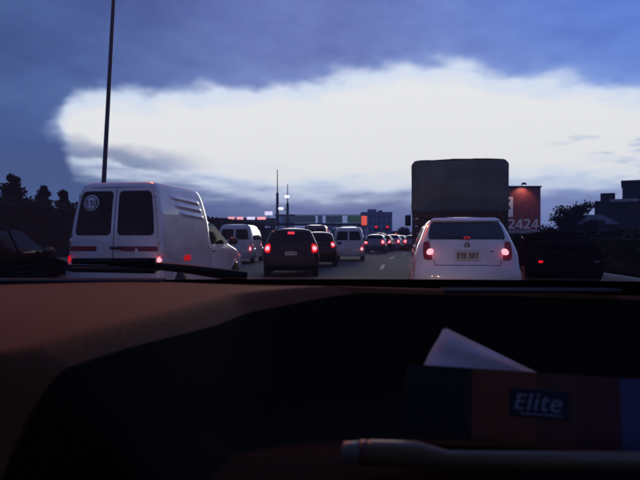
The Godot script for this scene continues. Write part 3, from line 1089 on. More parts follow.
	panel("chimney", Vector3(1.6, 1.1, 1.6), Vector3(-1.9, 6.1, -3.0), M.dark_wall, db, 0.04)
	panel("parapet", Vector3(6.9, 0.22, 9.3), Vector3(3.0, 7.8, -4.5), M.far_dark, db)
	for r in 2:
		for k in 3:
			panel("window", Vector3(1.2, 1.2, 0.1), Vector3(0.9 + k * 2.0, 2.2 + r * 2.4, 0.03), M.glass_dark, db)
	panel("balcony", Vector3(3.0, 0.35, 0.8), Vector3(-0.1, 5.55, 0.42), M.concrete, db)
	var hs := thing("low_dark_house", "low dark house between the layered tree and the stepped block", "house", Vector3(27.6, 0, -62.0), -22.0)
	panel("wall", Vector3(5.6, 2.6, 6.0), Vector3(0, 1.3, -3.0), M.dark_wall, hs, 0.03)
	st = mb()
	var e := [Vector3(-3.1, 2.6, 0.3), Vector3(3.1, 2.6, 0.3), Vector3(3.1, 2.6, -6.3), Vector3(-3.1, 2.6, -6.3)]
	var r0 := Vector3(-1.2, 3.7, -3.0)
	var r1 := Vector3(1.6, 3.7, -3.0)
	quad(st, e[0], e[1], r1, r0, Vector3(0, 1, 1))
	quad(st, e[2], e[3], r0, r1, Vector3(0, 1, -1))
	tri(st, e[1], e[2], r1, Vector3(1, 1, 0))
	tri(st, e[3], e[0], r0, Vector3(-1, 1, 0))
	quad(st, e[0], e[1], e[2], e[3], Vector3.DOWN)
	obj("roof", done(st), M.far_dark, hs)
	for x in [-1.6, 1.4]:
		panel("window", Vector3(1.0, 1.0, 0.08), Vector3(x, 1.6, 0.03), M.glass_dark, hs)


# numbers for a small hatchback; heights in metres, f is metres forward from the rear bumper
func hatch(high: float, half: float) -> Dictionary:
	var k := high / 1.5
	var w := half / 0.82
	return {
		"len": 3.8, "low": 0.2, "high": high,
		"rear": [[0.2, 0.14], [0.4, 0.04], [0.62, 0.0], [0.72, 0.03], [0.80 * k, 0.07], [1.0 * k, 0.12], [1.14 * k, 0.18], [1.3 * k, 0.30], [1.44 * k, 0.42], [1.48 * k, 0.48], [1.5 * k, 0.58]],
		"front": [[0.2, 3.7], [0.45, 3.8], [0.65, 3.74], [0.76, 3.6], [0.84, 3.2], [0.92, 2.85], [0.98, 2.7], [1.4 * k, 1.95], [1.5 * k, 1.6]],
		"wid": [[0.2, 0.76 * w], [0.4, 0.81 * w], [0.65, 0.825 * w], [0.9 * k, 0.81 * w], [1.05 * k, 0.765 * w], [1.16 * k, 0.715 * w], [1.44 * k, 0.59 * w], [1.48 * k, 0.55 * w], [1.5 * k, 0.48 * w]],
		"rear_glass": [1.17 * k, 1.44 * k, 0.86, 0.90, 0.05],
		"front_glass": [1.0 * k, 1.4 * k, 0.85, 0.85],
		"side_glass": [[1.03 * k, 1.4 * k, 0.75, 1.6, 0.95, 1.6], [1.03 * k, 1.4 * k, 1.66, 2.5, 1.66, 2.0]],
		"lamps": [0.86 * k, 1.12 * k, [0.70, 0.84], [0.80, 0.90], 1.0, 1.0, [0.685, 0.79, 0.92 * k, 0.99 * k]],
		"mirror": [1.02 * k, 2.45], "q": 0.6,
	}


func boxy_van(high: float, half: float) -> Dictionary:
	var k := high / 1.8
	var w := half / 0.82
	return {
		"len": 4.1, "low": 0.24, "high": high,
		"rear": [[0.24, 0.05], [0.5, 0.0], [1.0 * k, 0.03], [1.7 * k, 0.13], [1.76 * k, 0.17], [1.8 * k, 0.26]],
		"front": [[0.24, 4.0], [0.5, 4.1], [0.8, 4.0], [0.95, 3.6], [1.05, 3.3], [1.7 * k, 2.75], [1.8 * k, 2.4]],
		"wid": [[0.24, 0.78 * w], [0.5, 0.82 * w], [1.0 * k, 0.81 * w], [1.65 * k, 0.70 * w], [1.75 * k, 0.66 * w], [1.8 * k, 0.58 * w]],
		"pr": 7.0, "dr": 0.2,
		"rear_glass": [1.12 * k, 1.6 * k, 0.84, 0.82, 0.05], "rear_panes": [[-1.0, -0.08], [0.08, 1.0]],
		"front_glass": [1.1 * k, 1.66 * k, 0.85, 0.85],
		"side_glass": [[1.1 * k, 1.58 * k, 0.4, 1.3, 0.5, 1.3], [1.1 * k, 1.58 * k, 1.4, 2.3, 1.4, 2.3], [1.1 * k, 1.58 * k, 2.4, 3.1, 2.4, 2.75]],
		"lamps": [0.55 * k, 0.85 * k, [0.88, 0.975], [0.88, 0.975], 1.0, 1.0, [0.86, 0.965, 0.6 * k, 0.78 * k]],
		"mirror": [1.1 * k, 3.1], "q": 0.5, "seams": [[[0.0, 0.5], [0.0, 1.7 * k]]],
	}


func traffic() -> void:
	# ---- the white hatchback just ahead on the right
	var d := hatch(1.51, 0.815)
	d.merge({"q": 1.0, "halo": false, "glass": M.rear_glass, "third": [1.185, 1.215, 0.07, M.lamp_soft_red], "plate": [0.925, "EIB 307", Vector2(0.36, 0.135)], "bumper": [0.34, 0.72, M.white_paint],
		"lamps": [0.86, 1.14, [0.66, 0.83], [0.80, 0.915], 1.0, 1.0, [0.67, 0.80, 0.935, 1.03]],
		"seams": [[[-0.62, 0.78], [-0.64, 0.86]], [[0.62, 0.78], [0.64, 0.86]], [[-0.62, 0.78], [0.62, 0.78]], [[-0.80, 1.14], [-0.9, 1.45]], [[0.80, 1.14], [0.9, 1.45]]]}, true)
	var c := make_car("white_hatchback", "white hatchback with lit tail lamps in front of the covered truck", "car", M.white_paint, Vector3(2.26, 0, -9.15), -7.4, d)
	var s: Shell = c.get_meta("shell")
	var st := mb(true)
	var p := s.rear_at(0.0, 1.085)
	lathe_x(st, [[0.030, 0.0], [0.030, 0.010], [0.036, 0.014], [0.044, 0.012], [0.046, 0.0]], Transform3D(Basis(Vector3(0, 0, 1), Vector3(0, 1, 0), Vector3(-1, 0, 0)), p + Vector3(0, 0, 0.002)), 24)
	box(st, Vector3(0.06, 0.014, 0.012), at(p.x, p.y, p.z + 0.006), 0.004)
	obj("badge", done(st), M.galvanised, c)
	st = mb(true)
	tube(st, [Vector3(0.02, 1.17, -0.155), Vector3(0.02, 1.20, -0.175), Vector3(-0.33, 1.235, -0.20)], [0.014, 0.009, 0.005], 6)
	obj("rear_wiper", done(st), M.trim, c)
	obj("rear_spoiler", patch(s.rear_at, Vector3(0, 0, 1), 1.452, 1.492, [-0.93, 0.93], [-0.9, 0.9], 0.015, s.w(1.46), 0.035, 18, 4), M.white_paint, c)
	obj("model_lettering", patch(s.rear_at, Vector3(0, 0, 1), 0.985, 1.0, [0.44, 0.52], [0.44, 0.52], 0.004, s.w(1.0), 0.004, 3, 3), M.galvanised, c)
	obj("tailgate_handle", patch(s.rear_at, Vector3(0, 0, 1), 1.005, 1.03, [-0.27, 0.27], [-0.27, 0.27], 0.01, s.w(1.0), 0.016, 8, 4), M.white_paint, c)

	# ---- the tall white van on the left, cab lower than the load box
	white_van()

	# ---- the dark hatchback in the middle
	d = hatch(1.47, 0.86)
	d.merge({"q": 0.8, "glow": 0.035, "third": [1.315, 1.385, 0.16, M.lamp_red], "plate": [0.73, "TKU 648", Vector2(0.36, 0.13)], "bumper": [0.36, 0.62, M.trim],
		"lamps": [0.75, 1.03, [0.75, 0.965], [0.76, 0.955], 1.0, 1.0, [0.785, 0.935, 0.81, 0.96]]}, true)
	c = make_car("dark_hatchback", "dark hatchback with bright round tail lamps in the middle lane", "car", M.black_paint, Vector3(-0.88, 0, -18.2), 2.0, d)
	s = c.get_meta("shell")
	for sd in [-1.0, 1.0]:
		st = mb(true)
		tube(st, [Vector3(sd * 0.46, 1.47, -0.75), Vector3(sd * 0.48, 1.55, -0.9), Vector3(sd * 0.48, 1.55, -2.0), Vector3(sd * 0.46, 1.47, -2.1)], [0.015], 6)
		obj("roof_rail", done(st), M.galvanised, c)

	# ---- white minivan half hidden behind the van's nose
	d = boxy_van(1.82, 0.84)
	d.lamps[5] = 0.5
	c = make_car("white_minivan", "white minivan with wide rear windows beyond the tall van's bonnet", "van", M.far_white_paint, Vector3(-4.0, 0, -28.0), -3.2, d)
	# ---- car mostly hidden behind the dark hatchback, its right lamp shows
	d = hatch(1.42, 0.8)
	d.lamps = [0.80, 1.06, [0.72, 0.95], [0.76, 0.95], 1.0, 1.0, [0.76, 0.92, 0.86, 1.0]]
	make_car("black_saloon", "black car mostly hidden behind the dark hatchback, right tail lamp showing", "car", M.dark_paint, Vector3(-0.12, 0, -24.5), -3.0, d)
	# ---- dark red box van ahead of it
	d = boxy_van(2.05, 0.86)
	d.lamps[0] = 0.6
	d.lamps[1] = 1.0
	d.lamps[6] = [0.80, 0.965, 0.72, 0.95]
	make_car("dark_red_van", "dark red van between the dark hatchback and the pale van", "van", M.red_paint, Vector3(-0.35, 0, -40.0), -4.0, d)
	# ---- pale van in the middle distance
	d = boxy_van(1.74, 0.80)
	d.lamps[6] = [0.80, 0.965, 0.55, 0.72]
	d["plate"] = [0.62, "", Vector2(0.36, 0.13)]
	make_car("pale_van", "pale van with two square rear windows right of the dark hatchback", "van", M.far_white_paint, Vector3(1.47, 0, -31.0), -5.0, d)
	# ---- cars far ahead
	for a in [
		["grey_hatchback", "grey car right behind the pale van's right side, far ahead", "grey_paint", 4.25, 47.0, 1.45, -11.0],
		["silver_hatchback", "silver car with sky on its roof, second right of the pale van", "silver_paint", 6.9, 58.0, 1.5, -14.0],
		["far_white_hatchback", "small pale car in the far queue, third right of the pale van", "far_white_paint", 8.3, 64.0, 1.45, -15.0],
		["far_dark_hatchback", "dark car nearest to the truck in the far queue", "dark_paint", 9.5, 70.0, 1.45, -16.0],
		["far_black_hatchback", "black car in the far queue behind the grey car's roof", "black_paint", 6.2, 72.0, 1.45, -16.0],
		["far_dark_estate", "dark car with bright lamps just beyond the grey car, left of the silver one", "dark_paint", 5.5, 53.5, 1.45, -14.0],
		["far_grey_saloon", "grey car half hidden by the truck's left edge in the far queue", "grey_paint", 8.75, 57.0, 1.45, -15.0],
		["far_small_car", "tiny dark car deep in the far queue under the right traffic signal", "black_paint", 8.3, 77.0, 1.45, -20.0],
		["far_last_car", "tiny silver car deep in the far queue beside the truck's mirror", "silver_paint", 11.0, 82.0, 1.45, -20.0],
		["far_dark_van", "tall dark van in the far queue below the flat block", "dark_paint", 8.2, 86.0, 1.9, -20.0]]:
		d = hatch(a[5], 0.83) if a[5] < 1.7 else boxy_van(a[5], 0.83)
		d.q = 0.4
		if a[5] < 1.7:
			d.glow = 0.04
			d.lamps = [0.70, 1.07, [0.66, 0.965], [0.68, 0.96], 1.0 if a[4] != 64.0 else 0.6, 1.0, [0.71, 0.94, 0.77, 1.0]]
		make_car(a[0], a[1], "car" if a[5] < 1.7 else "van", M[a[2]], Vector3(a[3], 0, -a[4]), a[6], d)

	# ---- dark car at the left edge, nose level with the van's rear
	d = hatch(1.41, 0.84)
	d.lamps[4] = 0.0
	d.lamps[5] = 0.0
	d.q = 0.8
	d.mirror = [0.98, 2.35]
	d["glass"] = M.low_sheen_glass
	make_car("left_dark_car", "dark car cut off by the left edge beside the tall white van", "car", M.dull_paint, Vector3(-5.35, 0, -7.4), -1.0, d)
	# ---- dark car pulled over at the right kerb
	d = hatch(1.32, 0.82)
	d["glass"] = M.low_sheen_glass
	d.lamps[4] = 0.0
	d.lamps[5] = 0.5
	d.lamps[6] = [0.70, 0.78, 0.665, 0.70]
	d.lamps[2] = [0.68, 0.80]
	d.lamps[3] = [0.68, 0.80]
	d.lamps[0] = 0.655
	d.lamps[1] = 0.71
	d.q = 0.8
	make_car("right_dark_car", "low dark car at the right kerb with one small red lamp", "car", M.dull_paint, Vector3(5.4, 0, -13.0), -4.0, d)
	truck()


func white_van() -> void:
	var root := thing("tall_white_van", "tall white panel van with two dark rear windows and red stripes", "van", Vector3(-3.385, 0, -9.78), -11.4, "vehicles in the traffic jam")
	var zb := Vector3(0, 0, 1)
	var s := shell([[0.3, 0.02], [0.5, 0.0], [0.95, 0.02], [1.3, 0.05], [2.0, 0.15], [2.08, 0.18], [2.13, 0.25]],
		[[0.3, 2.2], [1.45, 2.2], [1.62, 2.17], [1.9, 2.10], [2.03, 2.04], [2.09, 1.98], [2.13, 1.86]],
		[[0.3, 0.80], [0.6, 0.83], [0.95, 0.835], [1.25, 0.81], [1.7, 0.745], [2.0, 0.675], [2.09, 0.635], [2.13, 0.57]], 0.16, 0.09, 8.0, 6.0)
	s.crown = 0.03
	s.arches.append([0.85, 0.3, 0.36])
	s.ribs = [[1.93, 0.55, 1.9, 0.022], [1.80, 0.7, 1.95, 0.022], [1.67, 0.85, 2.0, 0.02]]      # pressed ribs high on the sides
	obj("load_box", skin(s, 0.3, 2.13, 130, 30, 64), M.van_paint, root)
	var c := shell([[0.3, 2.1], [1.6, 2.1], [1.62, 2.16]],
		[[0.3, 4.36], [0.55, 4.5], [0.72, 4.46], [0.85, 4.30], [0.96, 3.98], [1.04, 3.65], [1.1, 3.45], [1.5, 2.72], [1.58, 2.52], [1.62, 2.34]],
		[[0.3, 0.78], [0.6, 0.82], [0.95, 0.81], [1.1, 0.775], [1.5, 0.68], [1.58, 0.64], [1.62, 0.56]], 0.03, 0.35, 8.0, 3.2)
	c.taper = [[0.0, 1.0], [3.3, 1.0], [4.5, 0.9]]
	c.arches.append([3.65, 0.3, 0.36])
	obj("cab", skin(c, 0.3, 1.615, 44, 24, 40), M.van_paint, root)
	for sd in [-1.0, 1.0]:
		var a0 := 0.085
		var a1 := 0.86
		var b := [a0, a1] if sd > 0 else [-a1, -a0]
		var t := [a0 + 0.005, 0.885] if sd > 0 else [-0.885, -a0 - 0.005]
		var wn := obj("rear_window", patch(s.rear_at, zb, 1.255, 1.965, b, t, 0.06, 0.76, 0.007, 14, 16), M.glass_dark, root)
		obj("window_seal", patch(s.rear_at, zb, 1.243, 1.977, [b[0] - 0.014, b[1] + 0.014], [t[0] - 0.014, t[1] + 0.014], 0.07, 0.76, 0.003, 14, 16), M.gap, wn)
		if sd < 0:
			var disc := mb(true)
			var p := s.rear_at(-0.60, 1.78)
			var q := s.rear_at(-0.60, 1.88)
			lathe_x(disc, [[0.001, 0.004], [0.135, 0.004], [0.138, 0.0]], Transform3D(Basis(Vector3(0, 0, 1), Vector3(0, 1, 0), Vector3(-1, 0, 0)), Vector3.ZERO), 28)
			var sk := obj("speed_sticker", done(disc), M.sticker, wn)
			sk.position = p + Vector3(0, 0, 0.011)
			sk.rotation.x = -atan2(p.z - q.z, 0.1)
			st_text(wn, "sticker_number", "110", 0.10, M.sticker_ink, p + Vector3(0, -0.0, 0.0165), sk.rotation.x)
			var ring := mb(true)
			lathe_x(ring, [[0.102, 0.004], [0.104, 0.006], [0.118, 0.006], [0.120, 0.004]], Transform3D(Basis(Vector3(0, 0, 1), Vector3(0, 1, 0), Vector3(-1, 0, 0)), Vector3.ZERO), 28)
			var rg := obj("sticker_ring", done(ring), M.sticker_ink, wn)
			rg.position = sk.position
			rg.rotation.x = sk.rotation.x
		# reflective boards: a red half and a white half
		var rb := [0.17, 0.93] if sd > 0 else [-0.97, -0.36]
		obj("reflective_stripe", patch(s.rear_at, zb, 0.985, 1.065, rb, rb, 0.01, 0.83, 0.006, 12, 4), M.stripe_red, root)
		var wb := [0.47, 0.53] if sd > 0 else [-0.27, -0.20]
		obj("reflector", patch(s.rear_at, zb, 0.945, 1.0 if sd < 0 else 1.03, wb, wb, 0.012, 0.83, 0.011, 4, 4), M.stripe_white, root)
		for y in [0.75, 1.15, 1.9]:
			var hn := mb(true)
			var hp := s.rear_at(sd * 0.955, y)
			box(hn, Vector3(0.05, 0.09, 0.05), Transform3D(Basis(Vector3.UP, sd * 0.6), hp), 0.015)
			obj("door_hinge", done(hn), M.van_paint, root)
		# corner tail lamps
		tail_lamp(root, s, sd, 0.77, 0.91, [0.93, 0.995], [0.93, 0.995], [0.925, 0.992, 0.79, 0.895], 1.0 if sd > 0 else 0.45, 8)
	obj("door_gap", seam(s.rear_at, zb, [[0.0, 0.62], [0.0, 2.03]], 0.012), M.gap, root)
	obj("door_gap", seam(s.rear_at, zb, [[-0.95, 0.62], [-0.95, 2.0]], 0.007), M.gap, root)
	obj("door_gap", seam(s.rear_at, zb, [[0.95, 0.62], [0.95, 2.0]], 0.007), M.gap, root)
	obj("door_gap", seam(s.rear_at, zb, [[-0.93, 2.04], [0.93, 2.04]], 0.007), M.gap, root)
	obj("rear_bumper", patch(s.rear_at, zb, 0.48, 0.74, [-0.99, 0.99], [-0.99, 0.99], 0.05, 0.83, 0.06, 20, 6), M.van_paint, root)
	obj("bumper_insert", patch(s.rear_at, zb, 0.66, 0.76, [-0.97, 0.97], [-0.97, 0.97], 0.03, 0.83, 0.075, 20, 5), M.trim, root)
	var hd := mb(true)
	box(hd, Vector3(0.22, 0.045, 0.04), at(0.06, 1.04, s.rear_at(0, 1.04).z + 0.02), 0.012)
	obj("door_handle", done(hd), M.trim, root)
	plate(root, "", s.rear_at(-0.3, 0.8) + Vector3(0, 0, 0.02), Vector2(0.36, 0.12))
	for sd in [-1.0, 1.0]:
		var f_surf: Callable = c.right_at if sd > 0 else c.left_at
		var ox := Vector3(sd, 0, 0)
		obj("door_window", patch(f_surf, ox, 1.08, 1.5, [2.32, 3.32], [2.32, 2.62], 0.05, 1.0, 0.006, 8, 8), M.glass_dark, root)
		obj("door_gap", seam(f_surf, ox, [[2.24, 0.4], [2.24, 1.55]], 0.008), M.gap, root)
		obj("door_gap", seam(f_surf, ox, [[3.4, 0.6], [3.36, 1.05]], 0.008), M.gap, root)
		var h2 := mb(true)
		box(h2, Vector3(0.03, 0.03, 0.14), at(sd * 0.815, 0.94, -2.4), 0.01)
		obj("side_door_handle", done(h2), M.trim, root)
		var mi := mb(true)
		box(mi, Vector3(0.19, 0.15, 0.10), turned(sd * 0.93, 1.14, -3.2, 0, sd * 10, 0), 0.04)
		obj("door_mirror", done(mi), M.trim, root)
		obj("sill_trim", patch(s.right_at if sd > 0 else s.left_at, ox, 0.55, 0.63, [1.3, 2.15], [1.3, 2.15], 0.02, 1.0, 0.01, 6, 3), M.trim, root)
		obj("side_reflection", patch(s.right_at if sd > 0 else s.left_at, ox, 0.80, 0.90, [0.93, 1.20], [0.93, 1.20], 0.05, 1.0, 0.012, 6, 6), M.lamp_soft_red, root)  # added glowing patch: a tail lamp's red reflection painted on the side
	obj("windscreen", patch(c.front_at, Vector3(0, 0.5, -1), 1.12, 1.52, [-0.86, 0.86], [-0.86, 0.86], 0.06, 0.72, 0.006, 12, 8), M.glass_dark, root)
	wheels(root, 0.72, [0.85, 3.65], 0.3)


func st_text(parent: Node, called: String, words: String, high: float, m: Material, p: Vector3, tilt: float) -> void:
	var o := obj(called, text(words, high, 0.003), m, parent)
	o.position = p
	o.rotation.x = tilt


func truck() -> void:
	var root := thing("covered_truck", "large truck under a dark tarpaulin in front of the white hatchback", "truck", Vector3(3.72, 0, -16.0), -9.5, "vehicles in the traffic jam")
	# canvas: rear curtain and sides over hoops, sagging between them
	rng.seed = 61
	var n := FastNoiseLite.new()
	n.seed = 62
	n.frequency = 0.9
	n.fractal_octaves = 3
	var st := mb(true)
	var top := func(x: float, f: float) -> float:
		var sag := 0.035 * pow(sin(f / 5.2 * PI * 5.0), 2.0)
		return 3.27 + 0.045 * (1.0 - pow(x / 1.27, 2.0)) - sag + 0.02 * n.get_noise_2d(x * 1.5 + 7.0, f)
	var W := 1.265
	# outline across: left wall up, over the top with rounded shoulders, down the right wall
	var prof := []
	for i in 9:
		prof.append(Vector2(-W, lerpf(1.95, 3.12, i / 8.0)))
	for i in range(1, 5):
		var a := PI / 2 * i / 5.0
		prof.append(Vector2(-W + 0.13 * (1.0 - cos(a)), 3.12 + 0.14 * sin(a)))
	for i in 17:
		prof.append(Vector2(lerpf(-W + 0.13, W - 0.13, i / 16.0), -1.0))
	for i in range(4, 0, -1):
		var a := PI / 2 * i / 5.0
		prof.append(Vector2(W - 0.13 * (1.0 - cos(a)), 3.12 + 0.14 * sin(a)))
	for i in range(8, -1, -1):
		prof.append(Vector2(W, lerpf(1.95, 3.12, i / 8.0)))
	var rows := []
	for j in 33:
		var f := 5.2 * j / 32.0
		var row := PackedVector3Array()
		for q in prof:
			var y: float = top.call(q.x, f) if q.y < 0 else q.y
			var bulge := 0.025 * n.get_noise_2d(f * 1.3, y * 1.3) * (1.0 if y < 3.2 else 0.3)
			row.append(Vector3(q.x + signf(q.x) * bulge, y, -f))
		rows.append(row)
	for j in 32:
		for i in prof.size() - 1:
			var a: Vector3 = rows[j][i]
			quad(st, a, rows[j][i + 1], rows[j + 1][i + 1], rows[j + 1][i], Vector3(a.x, a.y - 2.4, 0))
	# rear curtain, a little inside the side walls
	st.set_smooth_group(2)
	var cu := []
	for j in 25:
		var v := j / 24.0
		var row := PackedVector3Array()
		for i in 33:
			var x := lerpf(-W, W, i / 32.0)
			var y := lerpf(1.88, 1.0, 0.0)
			var hi: float = minf(top.call(x, 0.0), 3.12 + sqrt(maxf(0.0, 1.0 - pow(maxf(0.0, (absf(x) - W + 0.13) / 0.13), 2.0))) * 0.16)
			y = lerpf(1.88, hi, v)
			var bl := (0.05 * sin(v * PI) + 0.03 * n.get_noise_2d(x * 1.1 + 20.0, y * 0.8)) * sin(i / 32.0 * PI) + 0.012 * sin(x * 9.0) * (1.0 - v)
			row.append(Vector3(x, y, bl))
		cu.append(row)
	for j in 24:
		for i in 32:
			quad(st, cu[j][i], cu[j][i + 1], cu[j + 1][i + 1], cu[j + 1][i], Vector3(0, 0, 1))
	obj("tarpaulin", done(st), M.tarp, root)
	# lacing rope along the foot of the curtain
	st = mb(true)
	var rope := []
	for i in 25:
		rope.append(Vector3(lerpf(-1.25, 1.25, i / 24.0), 1.90 + (0.06 if i % 2 else -0.05), 0.045))
	tube(st, rope, [0.008], 5)
	obj("lacing_rope", done(st), M.truck_frame, root)
	# wooden gates: rear and sides, board by board
	var bd := mb()
	box(bd, Vector3(2.5, 0.185, 0.035), Transform3D.IDENTITY, 0.006)
	var bm := done(bd).commit()
	for k in 4:
		var o := obj("plank", bm, M.truck_wood, root)
		o.position = Vector3(0, 1.22 + k * 0.2, 0.0 + 0.004 * (k % 2))
	bd = mb()
	box(bd, Vector3(0.035, 0.185, 5.2), Transform3D.IDENTITY, 0.006)
	bm = done(bd).commit()
	for sd in [-1.0, 1.0]:
		for k in 4:
			var o := obj("plank", bm, M.truck_wood, root)
			o.position = Vector3(sd * 1.235, 1.22 + k * 0.2, -2.63)
	for x in [-1.2, -0.4, 0.4, 1.2]:
		panel("gate_strap", Vector3(0.07, 0.86, 0.02), Vector3(x, 1.52, 0.035), M.truck_frame, root, 0.004)
	panel("bed", Vector3(2.5, 0.14, 5.3), Vector3(0, 1.04, -2.62), M.truck_frame, root)
	for sd in [-1.0, 1.0]:
		panel("chassis_rail", Vector3(0.1, 0.24, 7.6), Vector3(sd * 0.4, 0.84, -3.9), M.truck_frame, root)
		panel("mud_flap", Vector3(0.55, 0.5, 0.02), Vector3(sd * 0.9, 0.5, -0.62), M.rubber, root)
		panel("tail_lamp", Vector3(0.3, 0.12, 0.06), Vector3(sd * 1.02, 0.86, 0.0), M.lens_dim, root, 0.02)
		var l := OmniLight3D.new()
		l.name = "tail_light_glow"
		l.light_color = Color(1.0, 0.2, 0.14)
		l.light_energy = 0.012
		l.light_size = 0.1
		l.omni_range = 30.0
		l.omni_attenuation = 2.0
		l.shadow_enabled = true
		l.position = Vector3(sd * 1.02, 0.86, 0.1)
		root.add_child(l, true)
	panel("rear_bar", Vector3(2.3, 0.12, 0.08), Vector3(0, 0.6, 0.0), M.truck_frame, root)
	wheels(root, 0.98, [1.5, 6.6], 0.46, 0.42)
	# cab
	var c := shell([[0.7, 5.45], [2.7, 5.45]], [[0.7, 7.5], [1.2, 7.55], [1.5, 7.5], [2.5, 7.1], [2.65, 6.95], [2.7, 6.7]], [[0.7, 1.1], [1.3, 1.13], [2.5, 1.05], [2.62, 1.0], [2.7, 0.9]], 0.1, 0.35, 8.0, 4.0)
	obj("cab", skin(c, 0.7, 2.7, 24, 16, 14), M.red_paint, root)
	obj("windscreen", patch(c.front_at, Vector3(0, 0, -1), 1.6, 2.4, [-0.85, 0.85], [-0.85, 0.85], 0.08, 1.0, 0.006, 10, 8), M.glass_dark, root)
	for sd in [-1.0, 1.0]:
		obj("door_window", patch(c.right_at if sd > 0 else c.left_at, Vector3(sd, 0, 0), 1.6, 2.35, [6.0, 6.9], [6.0, 6.75], 0.06, 1.0, 0.006, 6, 6), M.glass_dark, root)
		st = mb(true)
		tube(st, [Vector3(sd * 1.05, 2.1, -6.95), Vector3(sd * 1.42, 2.12, -6.9), Vector3(sd * 1.42, 1.62, -6.9), Vector3(sd * 1.08, 1.6, -6.95)], [0.014], 6)
		var arm := obj("mirror_arm", done(st), M.trim, root)
		st = mb(true)
		box(st, Vector3(0.22, 0.42, 0.08), at(sd * 1.5, 1.87, -6.9), 0.03)
		obj("mirror_housing", done(st), M.trim, arm)


# ------------------------------------------------------------------ the car the photograph is taken from
# share of the tray at a place on the dashboard: 0 on the padded top, 1 on the tray floor, with a rounded corner between
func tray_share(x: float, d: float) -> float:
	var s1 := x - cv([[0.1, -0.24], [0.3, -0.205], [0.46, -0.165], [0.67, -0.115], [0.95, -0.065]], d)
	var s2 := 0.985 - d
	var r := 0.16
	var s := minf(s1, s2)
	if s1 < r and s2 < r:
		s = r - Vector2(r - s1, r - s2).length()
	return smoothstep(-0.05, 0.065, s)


# where the shade painted on the dashboard in black begins: round the tray, and across the face that looks at the driver
func shade_edge(d: float) -> float:
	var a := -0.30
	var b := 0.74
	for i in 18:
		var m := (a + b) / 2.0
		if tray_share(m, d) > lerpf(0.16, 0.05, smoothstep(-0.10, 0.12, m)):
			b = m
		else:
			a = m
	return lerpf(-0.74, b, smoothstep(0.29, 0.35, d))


# one share of the dashboard's surface, left or right of that line
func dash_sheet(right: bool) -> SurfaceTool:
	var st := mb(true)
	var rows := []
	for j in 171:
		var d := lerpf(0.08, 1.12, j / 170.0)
		var e := shade_edge(d)
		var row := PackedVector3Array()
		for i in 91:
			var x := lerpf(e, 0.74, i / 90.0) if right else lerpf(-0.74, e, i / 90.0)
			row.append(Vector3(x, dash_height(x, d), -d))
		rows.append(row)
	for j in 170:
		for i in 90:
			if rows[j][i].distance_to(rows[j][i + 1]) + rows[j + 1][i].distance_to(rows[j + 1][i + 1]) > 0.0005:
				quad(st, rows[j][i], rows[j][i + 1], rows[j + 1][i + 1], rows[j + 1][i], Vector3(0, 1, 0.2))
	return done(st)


func dash_height(x: float, d: float) -> float:
	var y := 1.119 - 0.010 * smoothstep(-0.1, 0.65, x) - 0.012 * pow(x / 0.7, 2.0)
	y += 0.010 * smoothstep(-0.05, -0.35, x) * smoothstep(0.2, 0.6, d)
	var k := tray_share(x, d)
	y -= k * (0.112 + 0.24 * clampf(d - 0.53, 0.0, 0.2))
	y -= 0.35 * smoothstep(0.42, 0.14, d) * (1.0 - k)
	y -= 0.35 * smoothstep(0.45, 0.36, d) * k
	y -= 0.02 * smoothstep(1.02, 1.1, d)
	return y


